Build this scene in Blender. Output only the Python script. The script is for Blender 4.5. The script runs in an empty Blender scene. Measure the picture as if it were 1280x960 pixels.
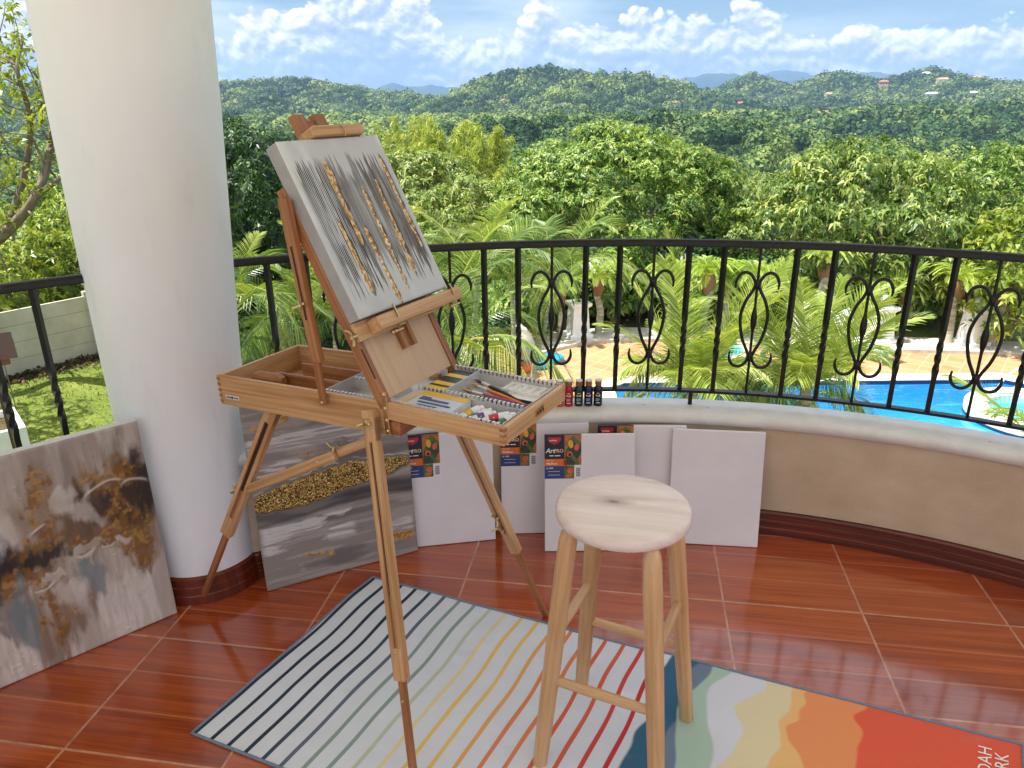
import bpy, math, random
import numpy as np
from mathutils import Vector, Matrix
random.seed(7)
rng = np.random.default_rng(11)
SC = bpy.context.scene
COL = SC.collection
R = math.radians
PI = math.pi

# ------------------------------------------------------------------ camera
CAM_H = 1.43
FOC = 944.4
_p, _r = R(20.69), R(-0.535)
FW = np.array([0, math.cos(_p), -math.sin(_p)])
_rt = np.array([1.0, 0, 0]); _dn = np.array([0, -math.sin(_p), -math.cos(_p)])
RT = math.cos(_r) * _rt - math.sin(_r) * _dn
DN = math.sin(_r) * _rt + math.cos(_r) * _dn
cam = bpy.data.cameras.new('camera')
cam.sensor_width = 36; cam.sensor_fit = 'HORIZONTAL'
cam.lens = FOC * 36 / 1280
cam.clip_start = 0.05; cam.clip_end = 30000
co = bpy.data.objects.new('camera', cam); COL.objects.link(co)
m = Matrix.Identity(4)
for i in range(3):
    m[i][0] = RT[i]; m[i][1] = -DN[i]; m[i][2] = -FW[i]
m[2][3] = CAM_H
co.matrix_world = m
SC.camera = co


def ray(u, v):
    return (u - 640) / FOC * RT + (v - 480) / FOC * DN + FW


def gp(u, v, z):            # the point of the level z seen in direction (u, v)
    d = ray(u, v); t = (z - CAM_H) / d[2]
    return Vector((d[0] * t, d[1] * t, z))


def gy(u, v, y):            # the point at forward distance y seen in direction (u, v)
    d = ray(u, v); t = y / d[1]
    return Vector((d[0] * t, y, CAM_H + d[2] * t))


def gplane(u, v, p0, n):
    d = Vector(ray(u, v)); c = Vector((0, 0, CAM_H))
    return c + d * ((Vector(p0) - c).dot(n) / d.dot(n))


# ------------------------------------------------------------------ noise in numpy
def _hash(ix, iy, iz, seed):
    h = (ix * 374761393 + iy * 668265263 + iz * 2147483647 + seed * 974634777) & 0xFFFFFFFF
    h = ((h ^ (h >> 13)) * 1274126177) & 0xFFFFFFFF
    h = h ^ (h >> 16)
    return (h & 0xFFFFFF) / float(0xFFFFFF)


def vnoise(x, y, z=None, seed=0):
    x = np.asarray(x, float); y = np.asarray(y, float)
    z = np.zeros_like(x) if z is None else np.asarray(z, float)
    x0 = np.floor(x).astype(np.int64); y0 = np.floor(y).astype(np.int64); z0 = np.floor(z).astype(np.int64)
    fx, fy, fz = x - x0, y - y0, z - z0
    fx = fx * fx * (3 - 2 * fx); fy = fy * fy * (3 - 2 * fy); fz = fz * fz * (3 - 2 * fz)
    r = 0
    for dx in (0, 1):
        for dy in (0, 1):
            for dz in (0, 1):
                w = (fx if dx else 1 - fx) * (fy if dy else 1 - fy) * (fz if dz else 1 - fz)
                r = r + w * _hash(x0 + dx, y0 + dy, z0 + dz, seed)
    return r


def fbm(x, y, z=None, o=4, seed=0, g=0.5):
    a, s, t = 1.0, 0, 0
    for k in range(o):
        s = s + a * vnoise(np.asarray(x) * 2 ** k, np.asarray(y) * 2 ** k, None if z is None else np.asarray(z) * 2 ** k, seed + k * 17)
        t += a; a *= g
    return s / t


def sst(a, b, x):
    t = np.clip((x - a) / (b - a), 0, 1)
    return t * t * (3 - 2 * t)


def lin(r, g, b):
    f = lambda c: (c / 255 / 12.92) if c / 255 <= 0.04045 else ((c / 255 + 0.055) / 1.055) ** 2.4
    return np.array([f(r), f(g), f(b)])


def lin4(r, g, b):
    return tuple(lin(r, g, b)) + (1.0,)


# ------------------------------------------------------------------ mesh builder
class MB:
    def __init__(self):
        self.v = []; self.f = []; self.g = []; self.mi = []; self.n = 0

    def add(self, verts, faces, grain=None, mi=0):
        verts = np.asarray(verts, float).reshape(-1, 3)
        g = verts if grain is None else np.asarray(grain, float).reshape(-1, 3)
        b = self.n
        self.v.append(verts); self.g.append(g); self.n += len(verts)
        self.f += [tuple(i + b for i in f) for f in faces]
        self.mi += [mi] * len(faces)

    def box(self, c, size, ax=None, mi=0):
        # c centre, size (a, b, c) along axes ax (3 vectors); grain runs along the longest side
        ax = np.eye(3) if ax is None else np.asarray(ax, float)
        c = np.asarray(c, float); s = np.asarray(size, float) / 2
        l = np.array([[x, y, z] for x in (-1, 1) for y in (-1, 1) for z in (-1, 1)]) * s
        v = c + l @ ax
        o = np.argsort(-s)
        off = rng.random(3) * np.array([5, 3, 3])
        F = [(0, 1, 3, 2), (4, 6, 7, 5), (0, 4, 5, 1), (2, 3, 7, 6), (0, 2, 6, 4), (1, 5, 7, 3)]
        if np.dot(np.cross(ax[0], ax[1]), ax[2]) < 0:
            F = [f[::-1] for f in F]
        self.add(v, F, l[:, o] + off, mi)

    def bar(self, p, q, w, h, side=(0, 0, 1), mi=0, over=0.0):
        p = np.asarray(p, float); q = np.asarray(q, float)
        d = q - p; L = np.linalg.norm(d); d = d / L
        s = np.asarray(side, float); s = s - d * s.dot(d); s = s / np.linalg.norm(s)
        t = np.cross(d, s)
        self.box((p + q) / 2, (L + 2 * over, w, h), (d, s, t), mi)

    def tube(self, path, r, seg=8, cap=True, mi=0, closed=False):
        P = np.asarray(path, float); n = len(P)
        r = np.full(n, r) if np.isscalar(r) else np.asarray(r, float)
        T = np.gradient(P, axis=0)
        if closed:
            T = np.roll(P, -1, 0) - np.roll(P, 1, 0)
        T /= np.linalg.norm(T, axis=1)[:, None] + 1e-12
        a = np.array([0, 0, 1.0]) if abs(T[0][2]) < 0.9 else np.array([1.0, 0, 0])
        N = np.zeros_like(P); u = a - T[0] * a.dot(T[0]); u /= np.linalg.norm(u); N[0] = u
        for i in range(1, n):
            u = N[i - 1] - T[i] * N[i - 1].dot(T[i]); N[i] = u / (np.linalg.norm(u) + 1e-12)
        B = np.cross(T, N)
        an = np.arange(seg) / seg * 2 * PI
        V = P[:, None, :] + r[:, None, None] * (np.cos(an)[None, :, None] * N[:, None, :] + np.sin(an)[None, :, None] * B[:, None, :])
        ln = np.concatenate([[0], np.cumsum(np.linalg.norm(np.diff(P, axis=0), axis=1))])
        off = rng.random(3) * 4
        G = np.stack([np.repeat(ln, seg) + off[0], np.tile(np.cos(an), n) * np.repeat(r, seg) + off[1], np.tile(np.sin(an), n) * np.repeat(r, seg) + off[2]], 1)
        F = []
        for i in range(n - 1 + (1 if closed else 0)):
            i2 = (i + 1) % n
            for k in range(seg):
                k2 = (k + 1) % seg
                F.append((i * seg + k, i * seg + k2, i2 * seg + k2, i2 * seg + k))
        if cap and not closed:
            F.append(tuple(range(seg))[::-1]); F.append(tuple((n - 1) * seg + k for k in range(seg)))
        self.add(V.reshape(-1, 3), F, G, mi)

    def lathe(self, prof, c=(0, 0, 0), seg=32, mi=0, axis=None, cap=True):
        # prof list of (r, z) or (r, z, dx, dy)
        c = np.asarray(c, float); n = len(prof)
        an = np.arange(seg) / seg * 2 * PI
        V = []
        for p in prof:
            r, z = p[0], p[1]; dx, dy = (p[2], p[3]) if len(p) > 2 else (0, 0)
            V.append(np.stack([r * np.cos(an) + dx, r * np.sin(an) + dy, np.full(seg, z)], 1))
        V = np.concatenate(V)
        off = rng.random(3) * 4
        G = V[:, [2, 0, 1]] + off
        if axis is not None:
            V = V @ np.asarray(axis, float)
        V = V + c
        F = []
        for i in range(n - 1):
            for k in range(seg):
                k2 = (k + 1) % seg
                F.append((i * seg + k, i * seg + k2, (i + 1) * seg + k2, (i + 1) * seg + k))
        if cap:
            F.append(tuple(range(seg))[::-1]); F.append(tuple((n - 1) * seg + k for k in range(seg)))
        self.add(V, F, G, mi)

    def prism(self, poly, z0, z1, mi=0, bottom=True):
        n = len(poly)
        V = [(p[0], p[1], z0) for p in poly] + [(p[0], p[1], z1) for p in poly]
        F = [tuple(range(n, 2 * n))]
        if bottom:
            F.append(tuple(range(n))[::-1])
        for i in range(n):
            j = (i + 1) % n
            F.append((i, j, n + j, n + i))
        self.add(V, F, None, mi)

    def build(self, name, mat, parent=None, smooth=None, bevel=None, loc=None):
        me = bpy.data.meshes.new(name)
        V = np.concatenate(self.v)
        if loc is not None:
            V = V - np.asarray(loc, float)
        me.from_pydata(V.tolist(), [], self.f)
        at = me.attributes.new('gr', 'FLOAT_VECTOR', 'POINT')
        at.data.foreach_set('vector', np.concatenate(self.g).ravel())
        mats = mat if isinstance(mat, (list, tuple)) else [mat]
        for x in mats:
            me.materials.append(x)
        if len(mats) > 1:
            me.polygons.foreach_set('material_index', self.mi)
        me.update()
        if smooth:
            me.shade_smooth(); me.set_sharp_from_angle(angle=R(smooth))
        o = bpy.data.objects.new(name, me); COL.objects.link(o)
        if loc is not None:
            o.location = loc
        if parent is not None:
            o.parent = parent
        if bevel:
            b = o.modifiers.new('bevel', 'BEVEL'); b.width = bevel; b.segments = 2; b.limit_method = 'ANGLE'; b.angle_limit = R(40)
            b.harden_normals = False
        return o


def raw_mesh(name, V, F4, mat, attrs=None, smooth=False, F3=None):
    # fast mesh of quads (numpy)
    me = bpy.data.meshes.new(name)
    V = np.asarray(V, np.float32); F4 = np.asarray(F4, np.int32)
    nf = len(F4); k = F4.shape[1]
    me.vertices.add(len(V)); me.vertices.foreach_set('co', V.ravel())
    me.loops.add(nf * k); me.loops.foreach_set('vertex_index', F4.ravel())
    me.polygons.add(nf)
    me.polygons.foreach_set('loop_start', np.arange(0, nf * k, k, dtype=np.int32))
    me.update(calc_edges=True)
    for an, (kind, data) in (attrs or {}).items():
        a = me.attributes.new(an, kind, 'POINT')
        a.data.foreach_set({'FLOAT': 'value', 'FLOAT_COLOR': 'color', 'FLOAT_VECTOR': 'vector'}[kind], np.asarray(data, np.float32).ravel())
    for x in (mat if isinstance(mat, (list, tuple)) else [mat]):
        me.materials.append(x)
    if smooth:
        me.shade_smooth()
    me.validate()
    return me


def link(name, me, parent=None, loc=None, rz=None, sc=None):
    o = bpy.data.objects.new(name, me); COL.objects.link(o)
    if loc is not None: o.location = loc
    if rz is not None: o.rotation_euler = (0, 0, rz)
    if sc is not None: o.scale = sc if not np.isscalar(sc) else (sc, sc, sc)
    if parent is not None: o.parent = parent
    return o


def tag(o, label=None, cat=None, group=None, kind=None):
    if label: o['label'] = label
    if cat: o['category'] = cat
    if group: o['group'] = group
    if kind: o['kind'] = kind
    return o


def empty(name, loc=(0, 0, 0), rz=0.0, sc=1.0):
    o = bpy.data.objects.new(name, None); COL.objects.link(o)
    o.location = loc; o.rotation_euler = (0, 0, rz); o.scale = (sc, sc, sc)
    o.empty_display_size = 0.1
    return o


def dup(root, loc, rz=0.0, sc=1.0):
    def rec(o, par):
        c = o.copy(); COL.objects.link(c)
        if par is not None:
            c.parent = par
        for ch in [x for x in o.children]:
            rec(ch, c)
        return c
    r = rec(root, None)
    r.location = loc; r.rotation_euler = (0, 0, rz); r.scale = (sc, sc, sc)
    return r


def text_mesh(s, size, font_bold=False, shear=0.0):
    cu = bpy.data.curves.new('t', 'FONT'); cu.body = s; cu.size = size; cu.align_x = 'LEFT'
    cu.resolution_u = 2; cu.shear = shear
    if font_bold: cu.offset = size * 0.02
    o = bpy.data.objects.new('t', cu); COL.objects.link(o)
    bpy.context.view_layer.update()
    me = bpy.data.meshes.new_from_object(o.evaluated_get(bpy.context.evaluated_depsgraph_get()))
    V = np.array([v.co[:] for v in me.vertices]); F = [tuple(p.vertices) for p in me.polygons]
    bpy.data.objects.remove(o); bpy.data.curves.remove(cu); bpy.data.meshes.remove(me)
    return V, F


# ------------------------------------------------------------------ materials
class NT:
    def __init__(self, name):
        self.m = bpy.data.materials.new(name); self.m.use_nodes = True
        self.t = self.m.node_tree; self.t.nodes.clear()
        self.out = self.t.nodes.new('ShaderNodeOutputMaterial')

    def n(self, kind, **kw):
        x = self.t.nodes.new('ShaderNode' + kind)
        for k, v in kw.items():
            if k.startswith('i_'):
                x.inputs[int(k[2:]) if k[2:].isdigit() else k[2:].replace('_', ' ')].default_value = v
            else:
                setattr(x, k, v)
        return x

    def l(self, a, b):
        self.t.links.new(a, b)

    def attr(self, name):
        return self.n('Attribute', attribute_name=name)

    def coord(self, which='Object'):
        return self.n('TexCoord').outputs[which]

    def map(self, src, scale=(1, 1, 1), rot=(0, 0, 0), loc=(0, 0, 0)):
        x = self.n('Mapping'); x.inputs['Scale'].default_value = scale; x.inputs['Rotation'].default_value = rot; x.inputs['Location'].default_value = loc
        self.l(src, x.inputs[0]); return x.outputs[0]

    def noise(self, src, scale=5, detail=4, rough=0.55, dist=0.0):
        x = self.n('TexNoise'); x.inputs['Scale'].default_value = scale; x.inputs['Detail'].default_value = detail
        x.inputs['Roughness'].default_value = rough; x.inputs['Distortion'].default_value = dist
        if src is not None: self.l(src, x.inputs['Vector'])
        return x.outputs['Fac']

    def ramp(self, fac, stops, interp='LINEAR'):
        x = self.n('ValToRGB'); cr = x.color_ramp; cr.interpolation = interp
        while len(cr.elements) < len(stops): cr.elements.new(0.5)
        while len(cr.elements) > len(stops): cr.elements.remove(cr.elements[-1])
        for e, (p, c) in zip(cr.elements, stops):
            e.position = p
            e.color = c if hasattr(c, '__len__') else (c, c, c, 1)
        self.l(fac, x.inputs[0]); return x.outputs[0]

    def mix(self, fac, a, b, blend='MIX'):
        x = self.n('Mix', data_type='RGBA', blend_type=blend)
        for s, i in ((fac, 0), (a, 6), (b, 7)):
            if hasattr(s, 'links') or hasattr(s, 'is_linked'): self.l(s, x.inputs[i])
            else: x.inputs[i].default_value = s
        return x.outputs[2]

    def math(self, op, a, b=0.0, c=0.0, clamp=False):
        x = self.n('Math', operation=op, use_clamp=clamp)
        for i, s in enumerate((a, b, c)):
            if hasattr(s, 'is_linked'): self.l(s, x.inputs[i])
            else: x.inputs[i].default_value = s
        return x.outputs[0]

    def bsdf(self, col, rough=0.5, metal=0.0, spec=0.5, bump=None, bstr=0.2, bdist=0.01, coat=0.0, coat_rough=0.05):
        b = self.n('BsdfPrincipled')
        for s, k in ((col, 'Base Color'), (rough, 'Roughness'), (metal, 'Metallic')):
            if hasattr(s, 'is_linked'): self.l(s, b.inputs[k])
            else: b.inputs[k].default_value = s
        b.inputs['Specular IOR Level'].default_value = spec
        b.inputs['Coat Weight'].default_value = coat; b.inputs['Coat Roughness'].default_value = coat_rough
        if bump is not None:
            x = self.n('Bump'); x.inputs['Strength'].default_value = bstr; x.inputs['Distance'].default_value = bdist
            self.l(bump, x.inputs['Height']); self.l(x.outputs[0], b.inputs['Normal'])
        self.l(b.outputs[0], self.out.inputs[0])
        self.b = b
        return b


def simple(name, col, rough=0.5, metal=0.0, spec=0.5, var=0.06, scale=30, bstr=0.0):
    t = NT(name)
    n = t.noise(t.coord('Object'), scale, 3)
    c = t.ramp(n, [(0.3, tuple(np.clip(np.array(col[:3]) * (1 - var), 0, 1)) + (1,)), (0.7, tuple(np.clip(np.array(col[:3]) * (1 + var), 0, 1)) + (1,))])
    t.bsdf(c, rough, metal, spec, bump=n if bstr else None, bstr=bstr, bdist=0.003)
    return t.m


def wood(name, dark, mid, light, rough=0.45, spec=0.4, fine=140.0, knots=False, coat=0.0, band=9.0, knot_at=None):
    t = NT(name)
    g = t.attr('gr').outputs['Vector']
    n1 = t.noise(t.map(g, (2.0, fine, fine)), 1.0, 4, 0.6)
    n2 = t.noise(t.map(g, (1.1, band, band)), 1.6, 2, 0.5, 1.4)
    n3 = t.noise(t.map(g, (14.0, 420.0, 420.0)), 1.0, 2, 0.5)
    f = t.math('ADD', t.math('MULTIPLY', n1, 0.55), t.math('MULTIPLY', n2, 0.45))
    c = t.ramp(f, [(0.34, dark), (0.5, mid), (0.66, light)])
    c = t.mix(t.math('MULTIPLY', t.math('GREATER_THAN', n3, 0.63), 0.35), c, dark)
    if knots:
        v = t.n('TexVoronoi', feature='F1'); v.inputs['Scale'].default_value = 1.0
        t.l(t.map(g, (3.0, 9.0, 9.0)), v.inputs['Vector'])
        k = t.ramp(v.outputs['Distance'], [(0.05, 1.0), (0.13, 0.0)])
        c = t.mix(t.math('MULTIPLY', k, 0.75), c, tuple(np.array(dark[:3]) * 0.35) + (1,))
    if knot_at:
        for ka, kb, kr in knot_at:
            x = t.n('VectorMath', operation='SUBTRACT'); t.l(g, x.inputs[0]); x.inputs[1].default_value = (ka, kb, 0)
            y = t.n('VectorMath', operation='LENGTH'); t.l(t.map(x.outputs[0], (.45, 1.0, 0)), y.inputs[0])
            k = t.ramp(t.math('DIVIDE', t.math('ADD', y.outputs['Value'], t.math('MULTIPLY', t.math('SUBTRACT', n2, .5), kr)), kr * 4), [(0.10, 0.85), (0.28, 0.45), (0.6, 0.22), (1.0, 0.0)])
            c = t.mix(k, c, lin4(112, 84, 80))
    r = t.ramp(n1, [(0.3, rough + 0.08), (0.7, rough - 0.06)])
    t.bsdf(c, r, 0, spec, bump=n1, bstr=0.12, bdist=0.0015, coat=coat)
    return t.m


def foliage(name, cols, trans=0.35, rough=0.45, spec=0.4, tcol=None):
    # cols: three colours from deep to light; attribute v varies leaf by leaf
    t = NT(name)
    v = t.attr('v').outputs['Fac']
    oi = t.n('ObjectInfo').outputs['Random']
    f = t.math('ADD', v, t.math('MULTIPLY', t.math('SUBTRACT', oi, 0.5), 0.22), clamp=True)
    c = t.ramp(f, [(0.05, cols[0]), (0.5, cols[1]), (0.95, cols[2])])
    b = t.bsdf(c, rough, 0, spec)
    tr = t.n('BsdfTranslucent')
    tc = t.mix(1.0, c, (1.25, 1.2, 0.55, 1), 'MULTIPLY')
    t.l(tc, tr.inputs[0])
    mx = t.n('MixShader'); mx.inputs[0].default_value = trans
    t.l(b.outputs[0], mx.inputs[1]); t.l(tr.outputs[0], mx.inputs[2])
    t.l(mx.outputs[0], t.out.inputs[0])
    return t.m


M = {}
M['white_plaster'] = (lambda t: (t.bsdf(t.mix(t.ramp(t.noise(t.map(t.coord(), (5, 5, 1.1)), 2.2, 7, .68), [(0.56, 0.0), (0.8, .22)]), t.ramp(t.noise(t.map(t.coord(), (1, 1, .35)), 3, 5), [(0.3, lin4(230, 229, 231)), (0.7, lin4(242, 241, 243))]), lin4(176, 166, 158)), 0.55, 0, 0.35,
                       bump=t.noise(t.coord(), 45, 4), bstr=0.12, bdist=0.004), t.m)[1])(NT('white_plaster'))
M['cream_wall'] = (lambda t: (t.bsdf(t.mix(t.ramp(t.noise(t.map(t.coord(), (1, 1, 2.5)), 2.2, 6), [(0.42, 0.0), (0.75, 0.5)]),
                      t.ramp(t.noise(t.coord(), 9, 5), [(0.3, lin4(200, 177, 147)), (0.7, lin4(215, 194, 166))]), lin4(168, 143, 114)), 0.7, 0, 0.3,
                      bump=t.noise(t.coord(), 120, 4), bstr=0.25, bdist=0.004), t.m)[1])(NT('cream_wall'))
t = NT('ledge_paint')
_c = t.mix(t.ramp(t.noise(t.map(t.coord(), (3, 3, 3)), 5, 6, .7), [(0.60, 0.0), (0.78, 0.35)]), t.ramp(t.noise(t.coord(), 14, 4), [(0.3, lin4(216, 209, 201)), (0.7, lin4(231, 225, 218))]), lin4(150, 138, 124))
_v = t.n('TexVoronoi', feature='F1'); _v.inputs['Scale'].default_value = 7.0; _v.inputs['Randomness'].default_value = 1.0; t.l(t.map(t.coord(), (1, 1.6, 1)), _v.inputs[0])
_d = t.math('ADD', _v.outputs['Distance'], t.math('MULTIPLY', t.noise(t.coord(), 90, 3), .12))
_c = t.mix(t.ramp(_d, [(0.085, 0.75), (0.11, 0.0)]), _c, lin4(96, 82, 70))
t.bsdf(_c, .5, 0, .35, bump=t.noise(t.coord(), 80, 4), bstr=.2, bdist=.003); M['ledge'] = t.m
M['skirting'] = (lambda t: (t.bsdf(t.ramp(t.noise(t.map(t.attr('gr').outputs['Vector'], (1.2, 1.2, 60)), 2, 4), [(0.3, lin4(70, 24, 14)), (0.7, lin4(112, 44, 24))]), 0.25, 0, 0.5), t.m)[1])(NT('skirting_tile'))
M['iron'] = (lambda t: (t.bsdf(t.ramp(t.noise(t.coord(), 60, 3), [(0.3, (0.004, 0.004, 0.005, 1)), (0.7, (0.009, 0.009, 0.010, 1))]), 0.36, 0.0, 0.4,
                bump=t.noise(t.coord(), 150, 3), bstr=0.12, bdist=0.002), t.m)[1])(NT('black_iron'))
M['beech'] = wood('beech_wood', lin4(160, 114, 72), lin4(196, 150, 104), lin4(216, 176, 130), 0.42)
M['beech_red'] = wood('oiled_beech', lin4(126, 76, 44), lin4(158, 102, 62), lin4(184, 128, 84), 0.38)
M['ply'] = wood('plywood', lin4(194, 157, 124), lin4(203, 167, 134), lin4(211, 177, 145), 0.5, fine=90, band=4)
M['pine'] = wood('pine_wood', lin4(176, 128, 84), lin4(206, 162, 116), lin4(224, 186, 143), 0.36, fine=70, knots=True, band=7)
_k = gp(767, 627, .6312); _gx, _gy = _k[0] - .2321, _k[1] - 1.3956; _ca, _sa = math.cos(R(-12)), math.sin(R(-12))
M['pine_top'] = wood('pine_top', lin4(208, 184, 172), lin4(228, 208, 200), lin4(238, 222, 216), 0.24, fine=40, knots=False, band=9, knot_at=[(_gx * _ca + _gy * _sa + .9, -_gx * _sa + _gy * _ca + .3, .006)])
M['brass'] = simple('brass', (0.62, 0.47, 0.24), 0.3, 1.0, var=0.15)
M['steel'] = simple('tray_metal', (0.74, 0.73, 0.72), 0.38, 0.45, var=0.06)
M['dark_gap'] = simple('dark_wood_gap', lin4(58, 30, 16), 0.7)
M['canvas_white'] = (lambda t: (t.bsdf(t.ramp(t.noise(t.coord(), 5, 3), [(0.3, lin4(226, 219, 221)), (0.7, lin4(236, 229, 231))]), 0.75, 0, 0.25,
                       bump=t.noise(t.coord(), 420, 2), bstr=0.2, bdist=0.001), t.m)[1])(NT('primed_canvas'))
M['canvas_grey'] = simple('grey_canvas_edge', lin4(158, 155, 155), 0.7)


def colmat(name, rough=0.55, gold=True, bscale=420):
    t = NT(name)
    c = t.attr('col').outputs['Color']
    gm = t.attr('gold').outputs['Fac']
    sp = t.noise(t.coord(), bscale, 2, 0.7)
    rg = t.math('SUBTRACT', rough, t.math('MULTIPLY', gm, 0.22))
    b = t.bsdf(c, rg, t.math('MULTIPLY', gm, 0.75), 0.4, bump=sp, bstr=0.25, bdist=0.0015)
    return t.m


M['paint'] = colmat('oil_paint')
# ================================================================== BALCONY
CX, CY = 0.310, 0.146
RW = 2.225


def arc(th, r, z=0.0):
    a = R(th); return np.array([CX + r * math.cos(a), CY + r * math.sin(a), z])


def sweep(mb, prof, t0, t1, n, mi=0, off=lambda th: 0.0):
    # closed profile (r, z) swept along the balcony arc
    k = len(prof); V = []; G = []
    ths = np.linspace(t0, t1, n)
    for th in ths:
        for r, z in prof:
            V.append(arc(th, r + off(th), z)); G.append((R(th) * 2.2, r, z))
    F = []
    for i in range(n - 1):
        for j in range(k):
            j2 = (j + 1) % k
            F.append((i * k + j, i * k + j2, (i + 1) * k + j2, (i + 1) * k + j))
    F.append(tuple(range(k))[::-1]); F.append(tuple((n - 1) * k + j for j in range(k)))
    mb.add(V, F, G, mi)


# ---- tiled floor
OX, OY, TS, TA = 0.6336, 1.9065, 0.3988, -0.1584
t = NT('floor_tile')
g = t.attr('gr').outputs['Vector']
sx = t.n('SeparateXYZ'); t.l(g, sx.inputs[0])
X, Y = sx.outputs[0], sx.outputs[1]
wob = t.math('MULTIPLY', t.math('SUBTRACT', t.noise(t.map(g, (7, 7, 1)), 1.0, 3), 0.5), 0.004)
fx = t.math('FRACT', t.math('ADD', X, wob)); fy = t.math('FRACT', t.math('ADD', Y, wob))
ex = t.math('MINIMUM', fx, t.math('SUBTRACT', 1.0, fx)); ey = t.math('MINIMUM', fy, t.math('SUBTRACT', 1.0, fy))
edge = t.math('MINIMUM', ex, ey)
grout = t.ramp(edge, [(0.0055, 1.0), (0.0085, 0.0)])
idv = t.n('CombineXYZ'); t.l(t.math('FLOOR', X), idv.inputs[0]); t.l(t.math('FLOOR', Y), idv.inputs[1])
wn = t.n('TexWhiteNoise', noise_dimensions='3D'); t.l(idv.outputs[0], wn.inputs[0])
y3 = t.math('MULTIPLY', fy, 3.0)
st = t.math('FLOOR', y3)
sid = t.n('CombineXYZ'); t.l(t.math('ADD', t.math('FLOOR', X), t.math('MULTIPLY', st, 17.3)), sid.inputs[0]); t.l(t.math('FLOOR', Y), sid.inputs[1])
wn2 = t.n('TexWhiteNoise', noise_dimensions='3D'); t.l(sid.outputs[0], wn2.inputs[0])
gv = t.n('VectorMath', operation='ADD'); t.l(g, gv.inputs[0])
sc_ = t.n('VectorMath', operation='SCALE'); t.l(wn2.outputs['Color'], sc_.inputs[0]); sc_.inputs['Scale'].default_value = 9.0
t.l(sc_.outputs[0], gv.inputs[1])
n1 = t.noise(t.map(gv.outputs[0], (1.3, 62, 1)), 1.0, 6, 0.62, 0.12)
n2 = t.noise(t.map(gv.outputs[0], (0.6, 11, 1)), 1.0, 4, 0.5, 0.3)
f = t.math('ADD', t.math('MULTIPLY', n1, 0.6), t.math('MULTIPLY', n2, 0.4))
f = t.math('ADD', f, t.math('ADD', t.math('MULTIPLY', t.math('SUBTRACT', wn2.outputs['Value'], 0.5), 0.10), t.math('MULTIPLY', t.math('SUBTRACT', wn.outputs['Value'], 0.5), 0.07)))
c = t.ramp(f, [(0.28, lin4(118, 45, 16)), (0.46, lin4(160, 67, 25)), (0.60, lin4(184, 86, 36)), (0.76, lin4(204, 106, 52))])
sl = t.math('FRACT', y3); se = t.math('MINIMUM', sl, t.math('SUBTRACT', 1.0, sl))
seam = t.ramp(se, [(0.012, 0.55), (0.03, 0.0)])
c = t.mix(seam, c, lin4(206, 126, 84))
dirt = t.ramp(t.noise(t.map(g, (1.3, 1.3, 1)), 2.0, 6, 0.7), [(0.62, 0.0), (0.78, 0.35)])
c = t.mix(dirt, c, lin4(96, 40, 20))
c = t.mix(grout, c, t.mix(t.ramp(t.noise(t.map(g, (5, 5, 1)), 1, 5, .7), [(.35, 0.0), (.65, 1.0)]), lin4(218, 166, 134), lin4(160, 102, 74)))
sm = t.ramp(t.noise(t.map(g, (3, 3, 1)), 2.0, 5, 0.65), [(0.3, 0.13), (0.75, 0.24)])
rough = t.mix(grout, sm, (0.6, 0.6, 0.6, 1))
hb = t.math('SUBTRACT', t.math('MULTIPLY', n1, 0.10), grout)
t.bsdf(c, rough, 0, 0.62, bump=hb, bstr=0.22, bdist=0.0016, coat=1.0, coat_rough=0.09)
t.b.inputs['Coat IOR'].default_value = 1.60
M['floor'] = t.m

poly = [tuple(arc(th, 2.30)[:2]) for th in np.linspace(-8, 188, 90)] + [(-1.95, -0.6), (2.55, -0.6)]
mb = MB()
ca, sa = math.cos(TA), math.sin(TA)
V = [(x, y, 0.0) for x, y in poly]
G = [(((x - OX) * ca + (y - OY) * sa) / TS, (-(x - OX) * sa + (y - OY) * ca) / TS, 0) for x, y in poly]
mb.add(V, [tuple(range(len(V)))], G)
fl = mb.build('balcony_floor', M['floor'])
tag(fl, 'glossy red brown wood look tiles of the balcony floor', 'floor', kind='structure')
# the slab under the tiles, down to the storey below
mb = MB(); mb.prism([tuple(arc(th, 2.34)[:2]) for th in np.linspace(-8, 188, 60)] + [(-2.0, -0.6), (2.6, -0.6)], -0.35, -0.02)
tag(mb.build('balcony_slab', M['cream_wall']), 'concrete slab under the balcony tiles', 'slab', kind='structure')

# ---- ceiling of the veranda
t = NT('ceiling_paint'); t.bsdf(lin4(236, 234, 230), 0.7, 0, 0.3); M['ceil'] = t.m
mb = MB(); mb.prism([tuple(arc(th, 2.72)[:2]) for th in np.linspace(0, 122, 50)] + [(-4.6, 2.45), (-4.6, -1.4), (2.9, -1.4), (2.9, 0.2)], 2.62, 2.86)
tag(mb.build('ceiling', M['ceil']), 'white painted ceiling over the balcony', 'ceiling', kind='structure')

# ---- parapet wall
par = empty('parapet_wall', arc(80, RW))
tag(par, 'low curved cream parapet wall behind the white canvases, topped by a pale ledge', 'parapet wall')
o_ = np.array(arc(80, RW))


def rel(mb):                # bring a builder's world coordinates into the frame of an empty at o_
    for i in range(len(mb.v)): mb.v[i] = mb.v[i] - o_
    return mb


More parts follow.
